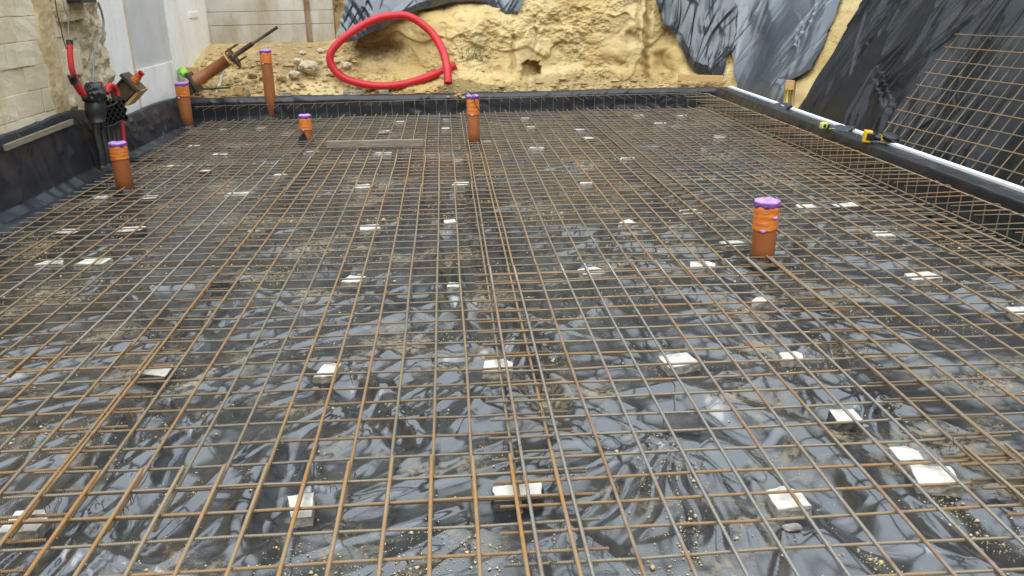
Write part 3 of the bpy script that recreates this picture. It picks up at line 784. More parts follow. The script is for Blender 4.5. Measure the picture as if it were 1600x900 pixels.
# twisted tie wires on the laps
def ties():
    rr = random.Random(17); vs = []; fs = []
    def seg(a, b_, r_=.0016):
        a, b_ = Vector(a), Vector(b_); d = (b_-a).normalized(); n1 = d.orthogonal().normalized(); n2 = d.cross(n1); i0 = len(vs)
        for p in (a, b_):
            for k in range(3): vs.append(p+(n1*math.cos(k*2.094)+n2*math.sin(k*2.094))*r_)
        for k in range(3): fs.append((i0+k, i0+(k+1) % 3, i0+3+(k+1) % 3, i0+3+k))
    for i in range(100):
        lane = rr.choice(((.28, .15), (1.93, .15), (-1.47, .10), (9, 0)))
        if lane[0] == 9: x = rr.uniform(-1.5, 2); y = rr.choice((2.5, 2.55, 4.75, 7.2))+rr.uniform(-.1, .1)
        else: x = lane[0]+rr.uniform(-lane[1], lane[1]); y = 1.9*math.exp(rr.random()*1.4)
        z = .088; a = rr.uniform(0, 6.28); c_, s_ = math.cos(a)*.013, math.sin(a)*.013
        P = [(x-c_, y-s_, z-.02), (x-c_*.8, y-s_*.8, z), (x+c_*.8, y+s_*.8, z+.003), (x+c_, y+s_, z-.02)]
        for q in range(3): seg(P[q], P[q+1])
        seg((x, y, z+.002), (x+rr.uniform(-.02, .02), y+rr.uniform(-.02, .02), z+rr.uniform(.012, .03)))
    tag(link('tie_wires', mesh_of('tie_wires', vs, fs, M['steel_dark'], False)), 'short twisted tie wires holding the lapped rebar mats together', 'tie wires', None, 'stuff')
ties()

# U shaped edge cages along the kerbs
def u_mesh(bl, h, tl, r_, mat):
    pts = [(-bl, 0, 0), (-.02, 0, 0), (-.006, 0, .006), (0, 0, .02), (0, 0, h-.02), (-.006, 0, h-.006), (-.02, 0, h), (-tl, 0, h)]
    return tube_mesh('stirrup', pts, r_, mat, 6)
def edge_cage(label, x, y, L, rotz, n, h=.205, tl=.42, far=False):
    root = thing('edge_cage', label, 'rebar cage', (x, y, .072), 'bent rebar cages along the kerbs'); root.rotation_euler = (0, 0, rotz)
    if far: me = [u_mesh(.30, h, tl+k*.06, .0034, M['bar_dark']) for k in (-1, 0, 1)]
    else: me = [u_mesh(.50, h, tl, .0045, M['bar']), u_mesh(.50, h+.008, tl-.05, .0042, M['bar']), u_mesh(.50, h-.006, tl+.05, .0042, M['bar'])]
    for i in range(n):
        o = link('stirrup', random.choice(me), root); o.location = (random.uniform(-.006, .006), i*L/n+.05+random.uniform(-.012, .012), 0)
        o.rotation_euler = (random.uniform(-.03, .03), random.uniform(-.015, .03), random.uniform(-.06, .06))
    for (xx, zz) in ((.007, h-.012), (.007, .012), (-.10, .012), (-.02, h+.01)):
        if zz == h+.01 or (far and zz < .1): continue
        o = link('bar', bar_mesh(L, .006 if not far else .0045, 1, M['bar_dark' if far else 'bar_orange' if zz > .1 else 'bar']), root); o.location = (xx, 0, zz); o.rotation_euler = (0, 0, math.pi/2)
    return root
edge_cage('rusty bent rebar cage along the right kerb, section nearest the viewer', 3.735, -.6, 4.9, 0, 33)
edge_cage('rusty bent rebar cage along the right kerb, middle section beside the power tool', 3.74, 4.2, 4.2, 0, 29)
edge_cage('dark bent rebar cage along the right kerb, section by the far corner', 3.75, 8.3, 3.75, 0, 26)
edge_cage('thin bent rebar cage along the far kerb, left section behind the tall pipe', -1.2, 12.10, 2.35, math.pi/2, 15, .21, .55, True)
edge_cage('thin bent rebar cage along the far kerb, section left of the central pipe', 1.25, 12.10, 2.45, math.pi/2, 16, .21, .55, True)
edge_cage('thin bent rebar cage along the far kerb, section ending in the right corner', 3.70, 12.10, 2.45, math.pi/2, 16, .21, .6, True)

# ================================================================== SPACER BLOCKS
def spacer(i, px, py, wpx, nc, tall, label):
    x, y, wd = BPOS[i]; rr = random.Random(i*7+3)
    hgt = .050 if tall else .030
    dep = wd*rr.uniform(.8, 1.1) if wpx != 80 else wd*.55
    dep = max(.07, min(.135, dep)); wd = max(.05, wd)
    rot = rr.uniform(-.25, .25)
    if nc == 3: pts = [(-.5, -.25), (.5, -.5), (.35, .5), (-.1, .35)]
    elif nc == 4: pts = [(-.5, -.5), (.48, -.5), (.5, .5), (-.42, .5)]
    elif nc == 5: pts = [(-.5, -.45), (.42, -.5), (.5, .1), (.25, .5), (-.45, .4)]
    if label.startswith('white wedge'): pts = [(-.15, -.6), (.5, -.5), (.48, .55), (-.5, .5)]; dep = .13
    if 'tilted' in label: pts = [(-.5, -.5), (.25, -.5), (.5, .5), (-.15, .5)]; dep = .12
    pts = [(p[0]+rr.uniform(-.06, .06), p[1]+rr.uniform(-.06, .06)) for p in pts]
    # outline with chipped intermediate points
    out = []
    for k in range(len(pts)):
        a, b_ = pts[k], pts[(k+1) % len(pts)]
        for t in (0, .25, .5, .75):
            j = 0 if t == 0 else rr.uniform(-.022, .022)
            out.append((a[0]+(b_[0]-a[0])*t+j, a[1]+(b_[1]-a[1])*t+j))
    n = len(out); vs = []; fs = []; mi = []
    levels = ((1.0, 0.0), (1.03, .35), (1.0, .75), (.985, .94), (.955, 1.0))
    for li, (sc, zz) in enumerate(levels):
        for (a, b_) in out:
            j = rr.uniform(-.035, .035) if 0 < li < 3 else 0
            vs.append(((a*sc+j)*wd, (b_*sc+j)*dep, hgt*zz-.006+(rr.uniform(-.004, .004) if 0 < li < 3 else 0)))
    for li in range(len(levels)-1):
        for k in range(n):
            fs.append((li*n+k, li*n+(k+1) % n, (li+1)*n+(k+1) % n, (li+1)*n+k)); mi.append(1 if li < 3 else 0)
    fs.append(tuple(range((len(levels)-1)*n, len(levels)*n))); mi.append(0)
    fs.append(tuple(reversed(range(n)))); mi.append(1)
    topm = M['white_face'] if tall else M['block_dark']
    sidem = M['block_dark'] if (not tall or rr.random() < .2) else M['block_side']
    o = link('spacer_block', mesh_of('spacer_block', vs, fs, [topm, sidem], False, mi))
    o.location = (x, y, 0); o.rotation_euler = (0 if not 'tilted' in label else .08, 0, rot)
    tag(o, label, 'spacer block', 'concrete spacer blocks under the mats')
for i, b in enumerate(BLK): spacer(i, *b)
# crumbs of broken concrete beside the big block
for k, (px, py, s) in enumerate(((1238, 828, .022), (1350, 668, .012))):
    p = atz(px, py, 0); bm = bmesh.new(); bmesh.ops.create_icosphere(bm, subdivisions=2, radius=s)
    for v in bm.verts: v.co = Vector((v.co.x*1.6, v.co.y, v.co.z*.6))*(1+.35*float(noise(v.co.x*60+k, v.co.y*60+v.co.z*40, 3)))
    o = from_bm('concrete_chip', bm, M['block_side']); o.location = (p[0], p[1], s*.45)
    tag(o, ('grey concrete chip in front of the large chipped spacer block', 'tiny concrete chip beside the ragged spacer block')[k], 'concrete chip')

# ================================================================== PIPES
def pipe(px, py, h, rad, label, lean=(0, 0), band=.36, far=False, cut=False, torn=True, seed=0, z=.055, capr=1.02):
    p = atz(px, py, z); rr = random.Random(seed)
    root = thing('drain_pipe', label, 'pipe', (p[0], p[1], 0), 'capped brown drain pipes'); root.rotation_euler = (lean[1], lean[0], 0)
    h += z; pm = M['pvc_far'] if far else M['pvc']
    zb = h-band
    lathe('pipe_body', [(rad, 0), (rad, zb*.5), (rad, zb), (rad*.99, zb+.01)], pm, root, 32)
    n = 12; prof = []
    for i in range(n+1):
        t = i/n; prof.append((rad*1.035+(.004 if i % 3 == 1 else 0), zb-.012+(band-.02)*t))
    def jit(i, a, r_, z_): return r_+.0010*math.sin(a*3+i*1.7+seed)+.0008*math.sin(a*7-i), z_+(.007*math.sin(a*1+seed+i*.1))
    lathe('tape_band', prof, M['tape_orange'], root, 32, jit)
    ch = min(.040, band*.22)
    def jit2(i, a, r_, z_):
        if i < 3: return r_+.0025*math.sin(a*9+seed+i*2)+.0015*math.sin(a*17), z_+(.008*math.sin(a*5+seed) if i == 0 else 0)
        return r_, z_+.003*math.sin(a*4+i)
    c = lathe('cap_film', [(rad*capr+.003, h-ch), (rad*capr+.004, h-ch*.55), (rad*capr+.003, h-ch*.2), (rad*capr+.002, h), (rad*.9, h+.004), (rad*.5, h+.001), (rad*.1, h+.002)], [M['film_dark'], M['film_purple']], root, 40, jit2)
    me = c.data; ns = 40
    me.polygons.foreach_set('material_index', [0 if i < 2*ns else 1 for i in range(len(me.polygons))])
    if torn:      # tufts of purple film that stick out under the tape
        for k in range(2 if not far else 1):
            a = (-1.9, -1.25, -2.5)[k]+rr.uniform(-.2, .2); zz = (zb-.012, zb+band*.42, zb+band*.40)[k]
            bm = bmesh.new(); bmesh.ops.create_icosphere(bm, subdivisions=2, radius=.5)
            for v in bm.verts:
                q = 1+.5*float(noise(v.co.x*5+k*3, v.co.y*5+v.co.z*4, seed+2)); v.co = Vector((v.co.x*rad*.22*q, v.co.y*rad*(.42, .55, .5)[k]*q, v.co.z*.022*q))
            bmesh.ops.transform(bm, matrix=Matrix.Translation((math.cos(a)*rad*1.07, math.sin(a)*rad*1.07, zz)) @ Matrix.Rotation(a, 4, 'Z'), verts=bm.verts)
            from_bm('film_tuft', bm, M['film_purple'], root, True)
    # black sealing film round the foot
    def jit3(i, a, r_, z_): return r_*(1+.10*math.sin(a*3+seed*2+i)+.05*math.sin(a*7+i)), z_+(.010*math.sin(a*5+seed) if 0 < i else 0)
    lathe('foot_collar', [(rad*1.5, .001), (rad*1.32, .025), (rad*1.12, .045), (rad*1.035, .062 if not cut else .08)], M['black_bag'], root, 36, jit3)
    return root, h, rad
def dep_at(px, py, z=.055): return float((atz(px, py, z)-CAM) @ _fw)
pipe(1191, 403, .385, 18*dep_at(1191, 403)/F_PX, 'brown drain pipe with orange tape and purple cap, nearest of all, standing at right', (0, 0), .175, seed=1)
pipe(196, 295, .43, 12.6*dep_at(196, 295)/F_PX, 'brown drain pipe with flat purple cap beside the black conduit bundle', (0, 0), .145, seed=2, torn=False)
pipe(293, 196, .575, 9.6*dep_at(293, 196)/F_PX, 'brown drain pipe in the far left corner below the slanted tie rod', (0, 0), .18, True, seed=3)
pipe(426, 184, .945, 8.3*dep_at(426, 184)/F_PX, 'tallest brown drain pipe standing in front of the plank wall', (0, 0), .17, True, seed=4)
r4, h4, rd4 = pipe(480, 219, .305, 9.0*dep_at(480, 219)/F_PX, 'shortest brown drain pipe with a black triangle at its foot', (0, 0), .165, True, seed=5)
me = mesh_of('black_patch', [(-.10, -rd4-.012, .02), (.03, -rd4-.014, .02), (-.015, -rd4-.008, .17), (-.10, -rd4+.03, .09), (-.10, -rd4-.002, .02), (.03, -rd4-.002, .02), (-.015, -rd4+.004, .17), (-.10, -rd4+.04, .09)],
             [(0, 1, 2, 3), (7, 6, 5, 4), (0, 4, 5, 1), (1, 5, 6, 2), (2, 6, 7, 3), (3, 7, 4, 0)], M['black'], False)
link('black_patch', me, r4)
r5, h5, rd5 = pipe(741, 223, .545, 9.2*dep_at(741, 223)/F_PX, 'brown drain pipe in the middle of the far part with wires tied round its cap', (0, 0), .205, True, seed=6)
for k, (a, b_) in enumerate((((-.09, -.08, h5+.07), (.10, -.10, h5-.09)), ((-.05, -.09, h5+.05), (.03, -.10, h5-.10)))):
    tube('tie_wire', catmull([a, ((a[0]+b_[0])/2+.01, -.1, (a[2]+b_[2])/2+.02), b_, (b_[0]+.05, -.08, b_[2]-.08)], 5), .004, M['black'], r5, 5)

# ================================================================== LEFT WALLS
WX = -3.80
bw = thing('block_wall', 'weathered pale masonry block wall at the left with a broken ragged edge', 'wall', (WX, 7, 0))
box('mortar', (-.146, -4.1, 1.3), (.30, 14.0, 2.9), M['mortar'], bw, None, 0)
_blk = []
for v in range(5):
    bm = bmesh.new(); bm_box(bm, (0, 0, 0), (.10, .487, .207), None, .005)
    bmesh.ops.subdivide_edges(bm, edges=[e for e in bm.edges if e.calc_length() > .15], cuts=2, use_grid_fill=True)
    for q in bm.verts:
        q.co.x += .006*float(noise(q.co.y*12+v*5, q.co.z*12, 3)); q.co.y += .005*float(noise(q.co.z*20+v, q.co.x*9, 5)); q.co.z += .004*float(noise(q.co.y*16+v*3, q.co.x*9, 6))
    me = bpy.data.meshes.new('block'); bm.to_mesh(me); bm.free(); me.materials.append(M['masonry' if v < 3 else 'masonry_b']); _blk.append(me)
for r_ in range(0, 13):
    for c in range(0, 9):
        y = 4.75+c*.495+(.247 if r_ % 2 else 0); z = .075+.215*r_+.107-.0*r_
        if y > 8.86+.12*math.sin(r_*2.1): continue
        o = link('block', random.choice(_blk), bw); o.location = (-.035+random.uniform(-.010, .008), y-7, z); o.rotation_euler = (0, 0, random.uniform(-.012, .012))
# broken edge, ochre mortar and stones between the block wall and the render
yy = np.linspace(8.55, 9.95, 150); zz = np.linspace(.2, 2.9, 240); YG, ZG = np.meshgrid(yy, zz)
bx = .045*fbm(YG*3, ZG*3, 301, 5, .6)+.05*np.abs(noise(YG*4, ZG*5, 303))+.04*crumple(YG, ZG, 305, 2.5, 8)
bx = bx + .05*smooth(9.15, 9.5, YG) - .13*smooth(8.74, 8.60, YG+.06*noise(YG*0, ZG*3, 307)) - .12*smooth(9.82, 9.93, YG+.07*noise(YG*0+2, ZG*2.3, 309))
bx = bx - .05*smooth(.03, .0, np.abs(YG-8.98-.03*noise(YG*0, ZG*4, 312)))
link('broken_masonry', grid_mesh('broken_masonry', np.stack([bx-.01, YG-7, ZG], -1), M['rubble']), bw)
yy = np.linspace(8.30, 8.80, 60); YG, ZG = np.meshgrid(yy, zz)
bx = .028+.012*fbm(YG*4, ZG*4, 321, 4) - .06*smooth(8.42, 8.33, YG+.05*noise(YG*0, ZG*4, 322)) - .05*smooth(8.72, 8.79, YG)
link('mortar_smear', grid_mesh('mortar_smear', np.stack([bx, YG-7, ZG], -1), M['rubble_clay']), bw)
box('stone', (.035, 2.06, 1.62), (.16, .50, .20), M['rubble'], bw, Matrix.Rotation(.05, 3, 'X'), .02)
box('stone', (.01, 1.96, 1.12), (.14, .26, .25), M['masonry_b'], bw, Matrix.Rotation(-.04, 3, 'X'), .02)

# white rendered wall of panels
WW = -3.84
rw = thing('rendered_wall', 'white cement rendered wall with a grey recessed panel, behind the anchors', 'wall', (WW, 12, 0))
def wp(px, py): p = atx(px, py, WW); return p[1]-12, p[2]
ya = wp(212, 110)[0]; yb = wp(270, 96)[0]; zl = wp(240, 103)[1]
y0, y1 = -2.6, 2.62
box('wall_panel', (-.15, (y0+ya-.06)/2, 1.4), (.30, ya-.06-y0, 3.2), M['render_white'], rw, None, .006)
box('seam', (-.163, ya-.0, 1.4), (.30, .116, 3.2), M['edge_ochre'], rw, None, .01)
box('grey_panel', (-.175, (ya+yb)/2+.05, zl+1.25), (.30, yb-ya-.02, 2.5), M['render_grey'], rw, None, .004)
box('wall_panel', (-.15, (ya+.06+yb+.04)/2, (zl-.2)/2-.0), (.30, yb-ya-.02, zl+.196), M['render_white'], rw, None, .006)
yc = wp(297, 60)[0]
box('wall_panel', (-.145, (yb+.055+yc)/2, 1.4), (.30, yc-yb-.06, 3.2), M['render_white'], rw, None, .006)
box('wall_panel', (-.155, (yc+.008+y1)/2, 1.4), (.30, y1-yc-.01, 3.2), M['render_white'], rw, None, .008)
zs1 = wp(315, 22)[1]
box('lintel_band', (-.135, (yc+.06+y1-.6)/2, zs1), (.30, y1-yc-.75, .09), M['render_white'], rw, None, .01)

# plank wall at the back left: stacked concrete planks behind a rusty post
PYY = 14.55
pw = thing('plank_wall', 'stained grey concrete plank wall with a rusty vertical post at the back left', 'wall', (-2.7, PYY, 0))
xl = aty(362, 60, PYY)[0]-.5; xr = aty(524, 50, PYY)[0]
zj = [aty(430, y_, PYY)[2] for y_ in (126, 97, 76, 38, 17, -22, -62, -102)]
for k in range(len(zj)-1):
    bm = bmesh.new(); hgt = zj[k+1]-zj[k]-.006
    bm_box(bm, ((xl+xr)/2+2.7, random.uniform(-.012, .012), (zj[k]+zj[k+1])/2), (xr-xl, .12, hgt), None, .008)
    from_bm('plank', bm, M['concrete_board'], pw)
xp = aty(484, 50, PYY)[0]
bm = bmesh.new(); bm_box(bm, (xp+2.7, -.085, 1.3), (.085, .02, 2.8), None, .004); bm_box(bm, (xp+2.7, -.068, 1.3), (.03, .03, 2.8), None, 0); from_bm('post', bm, M['rust_post'], pw)
box('backing', ((xl+xr)/2+2.7, .14, 1.3), (xr-xl-.01, .12, 2.9), M['mortar'], pw, None, 0)
box('steel_rail', (.2-.95, -.12, aty(400, 100, PYY)[2]), (1.6, .06, .06), M['steel_dark'], pw, None, .006)

# ================================================================== WALL ANCHORS
def frame_from(d):
    d = Vector(d).normalized(); s = Vector((0, 1, 0)).cross(d).normalized() if abs(d.y) < .9 else Vector((1, 0, 0)); n = d.cross(s).normalized()
    return Matrix((s, n, d)).transposed()      # local z along d
# near anchor: two steel cheeks on the wall with a square plate and an orange stub
YA = atx(200, 140, -3.6)[1]
pa = aty(186, 152, YA); pb = aty(208, 128, YA); pe = aty(226, 119, YA)
an = thing('wall_anchor', 'dark steel anchor bracket on the white wall with orange stub and red tip', 'wall anchor', tuple(pa), 'steel anchors on the white wall')
dv = Vector(pb-pa).normalized(); FR = frame_from(dv)
lnA = (Vector(pb)-Vector(pa)).length
for s in (-1, 1): box('channel', tuple(dv*(lnA*.40)+FR.col[0]*(s*.085)), (.018, .20, lnA*1.25), M['steel_dark'], an, FR, .003)
box('bracket_web', tuple(dv*(lnA*.38)), (.15, .15, lnA*1.1), M['steel_dark'], an, FR, .003)
box('anchor_plate', tuple(dv*(lnA*1.0)), (.25, .25, .035), M['steel_dark'], an, FR, .004)
box('wedge', tuple(dv*(lnA*.55)+FR.col[0]*(.12)+FR.col[1]*.05), (.03, .26, lnA*1.0), M['timber_pale'], an, FR, .003)
p0 = dv*(lnA*1.02); p1 = dv*(lnA*1.02+.085); p2 = dv*(lnA*1.02+.15)
tube('stub', [p0, p0+dv*.03, p1-dv*.01, p1], [.045, .048, .044, .042], M['tape_orange'], an, 16)
tube('stub_tip', [p1+dv*.001, p2], .034, M['red'], an, 16)
# far anchor: plate, brown sleeve, second plate and a long bare rod
YB = 12.55
qa = aty(304, 128, YB); qb = aty(357, 93, YB); qc = aty(432, 40, YB)
an2 = thing('wall_anchor', 'slanted brown sleeve with steel plates and a long bare tie rod', 'wall anchor', tuple(qa), 'steel anchors on the white wall')
dv = Vector(qb-qa).normalized(); FR = frame_from(dv); L2 = (Vector(qb)-Vector(qa)).length; L3 = (Vector(qc)-Vector(qa)).length
box('anchor_plate', (0, 0, 0), (.30, .28, .04), M['steel_dark'], an2, FR, .004)
box('bracket_web', tuple(dv*-.14+Vector((0, 0, -.05))), (.16, .16, .24), M['steel_dark'], an2, FR, .004)
tube('sleeve', [dv*.02, dv*L2], .083, M['pvc_far'], an2, 24)
tube('sleeve_ring', [dv*(L2+.001), dv*(L2+.02)], .105, M['timber_pale'], an2, 20)
rp = aty(361, 88, YB)-qa
box('end_plate', tuple(Vector(rp)+Vector((.02, .10, -.03))), (.24, .22, .035), M['steel_dark'], an2, FR @ Matrix.Rotation(.5, 3, 'Z'), .004)
for s in (-1, 1): box('end_channel', tuple(Vector(rp)+Vector((.04, .14, .02))+FR.col[0]*(s*.10)), (.02, .14, .20), M['steel_dark'], an2, FR, .003)
tube('tie_rod', [dv*(L2*.9), dv*(L2+.42)], .034, M['steel_dark'], an2, 12)
tube('tie_rod_tip', [dv*(L2+.421), dv*L3], .022, M['steel_dark'], an2, 10)
# lime glove like wrap and the timber block behind the far anchor
pg = aty(287, 113, 12.5); bm = bmesh.new(); bmesh.ops.create_icosphere(bm, subdivisions=3, radius=.08)
for v in bm.verts: v.co = Vector((v.co.x*.75, v.co.y*.8, v.co.z*1.0))*(1+.35*float(noise(v.co.x*22, v.co.z*22+v.co.y*15, 5)))
o = from_bm('green_wrap', bm, M['green'], None, True); o.location = tuple(pg); o.rotation_euler = (0, R(-35), 0)
tag(o, 'bright lime green crumpled wrap on the wall behind the far left pipe', 'wrap')
pt = aty(301, 111, 12.75); o = box('timber_block', (0, 0, 0), (.16, .12, .12), M['timber_pale'], None, None, .006); o.location = tuple(pt)
tag(o, 'small pale timber block wedged on the wall above the slanted sleeve', 'timber block')

# ================================================================== BLACK CONDUIT BUNDLE
XB = -3.48
cb = thing('conduit_bundle', 'bundle of black and red cable conduits in a honeycomb spacer at the left wall', 'conduit bundle', (XB, 9.0, 0))
def cp(px, py, x=XB):
    p = atx(px, py, x); return Vector((p[0]-XB, p[1]-9.0, p[2]))
for k, (xt, xb_) in enumerate(((150, 160), (160, 168), (169, 176), (177, 183), (184, 189))):
    a = cp(xt, 178); b_ = cp(xb_, 262-k*3)
    b_.z = max(b_.z, -.01)
    tube('conduit', catmull([a, a.lerp(b_, .35)+Vector((-.02, 0, 0)), a.lerp(b_, .75), b_], 5), .038, M['black'], cb, 14)
# honeycomb spacer: a moulding of open diamond cells round the conduits
bm = bmesh.new(); c0 = cp(170, 172)
hy = Vector((.55, -.83, 0)).normalized(); hx = Vector((.83, .55, 0))
for r_ in range(5):
    for c in range(6 if r_ % 2 == 0 else 5):
        m_ = c0+hx*.10+hy*0
        oy = (c-2.5+(.5 if r_ % 2 else 0))*.050; oz = (2-r_)*.040
        side = Vector((.80, .60, 0)).normalized()
        ring = []
        for (sy, sz) in ((0, 1), (1, 0), (0, -1), (-1, 0)):
            for (k_, dd) in ((1.0, .06), (.74, .06), (.74, -.05), (1.0, -.05)):
                ring.append(bm.verts.new(c0+side*(oy+sy*.0245*k_)+Vector((0, 0, oz+sz*.039*k_))+Vector((.60, -.80, 0))*(dd+.05)))
        for k in range(4):
            for q in range(4):
                bm.faces.new((ring[k*4+q], ring[k*4+(q+1) % 4], ring[((k+1) % 4)*4+(q+1) % 4], ring[((k+1) % 4)*4+q]))
from_bm('honeycomb_spacer', bm, M['black'], cb)
bm = bmesh.new(); bm_box(bm, tuple(c0+Vector((.60, -.80, 0))*-.02), (.27, .05, .20), Matrix.Rotation(math.atan2(.6, .8), 3, 'Z'), .012); from_bm('spacer_back', bm, M['black'], cb)
for zz, k in ((.075, 0), (-.115, 1)):
    pts = []
    for a in range(0, 361, 20): pts.append((c0.x-.02+.15*math.cos(R(a)), c0.y-.07+.21*math.sin(R(a)), c0.z+zz+.02*math.sin(R(a*2+40))))
    tube('strap', pts, .007, M['black'], cb, 6)
bm = bmesh.new(); bmesh.ops.create_icosphere(bm, subdivisions=4, radius=1.0)
for v in bm.verts:
    n_ = 1+.28*float(noise(v.co.x*2.2+3, v.co.y*2.2+v.co.z*3, 8))+.14*float(crumple(np.array(v.co.x*2+v.co.z), np.array(v.co.y*2-v.co.z), 5, 1.2, 6)); v.co = Vector((v.co.x*.10, v.co.y*.14, v.co.z*.115))*n_
bb = cp(147, 148); bmesh.ops.translate(bm, vec=bb, verts=bm.verts); from_bm('black_bag', bm, M['black_bag'], cb, True)
tube('net_sleeve', [cp(149, 156), cp(149, 166), cp(150, 180), cp(152, 190)], [.085, .10, .095, .07], M['black'], cb, 18)
def corrugated(name, path, r_, mat, parent, pitch=.012, amp=.05, seg=16):
    P = catmull(path, 14); d = [0]
    for a, b_ in zip(P[:-1], P[1:]): d.append(d[-1]+float(np.linalg.norm(np.array(b_)-np.array(a))))
    n = int(d[-1]/pitch*4); S = np.linspace(0, d[-1], n); A = np.array(P)
    Q = np.stack([np.interp(S, d, A[:, k]) for k in range(3)], 1)
    return tube(name, Q, [r_*(1+amp*math.sin(s/pitch*2*math.pi)) for s in S], mat, parent, seg)
tube('end_sleeve', catmull([cp(108.5, 63), cp(109, 70)], 4), .030, M['black'], cb, 14)
corrugated('red_conduit', [cp(109, 68), cp(110, 90), cp(113, 110), cp(121, 130), cp(131, 148)], .026, M['red'], cb)
corrugated('red_conduit', [cp(115, 124), cp(120, 134), cp(128, 146)], .030, M['red'], cb)
tube('end_sleeve', [cp(112, 119), cp(117, 130)], .036, M['black'], cb, 12)
corrugated('red_conduit', [cp(154, 129), cp(156, 136), cp(160, 146)], .034, M['red'], cb)
corrugated('red_conduit', [cp(166, 146), cp(168, 137), cp(174, 134), cp(180, 139), cp(184, 155), cp(187, 180), cp(190, 200), cp(192, 216), cp(195, 250)], [1][0]*.030, M['red'], cb)
link('end_patch', mesh_of('end_patch', [cp(172, 150)+Vector((.05, -.02, 0)), cp(182, 150)+Vector((.05, -.02, 0)), cp(182, 160)+Vector((.05, -.02, 0)), cp(172, 160)+Vector((.05, -.02, 0)), cp(172, 150)+Vector((.03, 0, 0)), cp(182, 150)+Vector((.03, 0, 0)), cp(182, 160)+Vector((.03, 0, 0)), cp(172, 160)+Vector((.03, 0, 0))], [(0, 1, 2, 3), (7, 6, 5, 4), (0, 4, 5, 1), (1, 5, 6, 2), (2, 6, 7, 3), (3, 7, 4, 0)], M['black'], False), cb)

# junction box with its grey cable
pj = atx(128, 2, -3.62)
jb = thing('junction_box', 'black junction box at the top of the left wall with a hanging grey cable', 'junction box', tuple(pj))
box('housing', (0, 0, .06), (.14, .40, .15), M['black'], jb, None, .012)
box('window', (.071, .06, .04), (.004, .05, .03), M['white_paint'], jb, None, .001)
def jp(px, py, x=-3.56): return Vector(atx(px, py, x)-pj)
tube('cable', catmull([jp(153, 4), jp(159, 20), jp(162, 38), jp(159, 54), jp(151, 70), jp(147, 86), jp(146, 110), jp(145, 138)], 8), .012, M['grey_cable'], jb, 8)
ww = thing('loose_wire', 'two thin wires hanging down the broken edge of the block wall', 'wire', tuple(atx(100, 30, -3.62)))
def lp(px, py): return Vector(atx(px, py, -3.62)-atx(100, 30, -3.62))
tube('strand', catmull([lp(97, -8), lp(101, 14), lp(106, 26), lp(107, 45), lp(107, 62)], 6), .005, M['grey_cable'], ww, 6)
tube('strand', catmull([lp(86, 0), lp(90, 24), lp(95, 43), lp(98, 58), lp(104, 77)], 6), .005, M['steel_dark'], ww, 6)

# crumpled film and leftovers at the conduit foot
def rag(name, px, py, z, s, mat, label, cat, seed, n=34):
    p = atz(px, py, z); a = np.linspace(-1, 1, n); A, B = np.meshgrid(a, a)
    rr = np.sqrt(np.clip(1-.0*(A*A), 0, 1)); e = np.clip(1-np.maximum(abs(A), abs(B))**4, 0, 1)
    h = (.25*crumple(A, B, seed, .9, 9)+.12*fbm(A*1.5, B*1.5, seed, 3)+.18)*s[2]*4*e
    P = np.stack([(A+.15*noise(B*2, A*0, seed))*s[0], (B+.15*noise(A*2, B*0, seed+1))*s[1], h], -1)
    o = link(name, grid_mesh(name, P, mat)); o.location = (p[0], p[1], z); tag(o, label, cat); return o
rag('film_offcut', 122, 270, .01, (.22, .30, .10), M['kerb_foil'], 'crumpled black film gathered on the floor left of the conduit bundle', 'plastic sheet', 411)
rag('film_offcut', 300, 155, .28, (.24, .26, .10), M['black_bag'], 'crumpled black film over the far left kerb corner below the sleeve', 'plastic sheet', 421)
rag('film_offcut', 225, 250, .015, (.30, .07, .03), M['black'], 'flat black plastic strip on the floor behind the pipe by the conduits', 'plastic strip', 431)

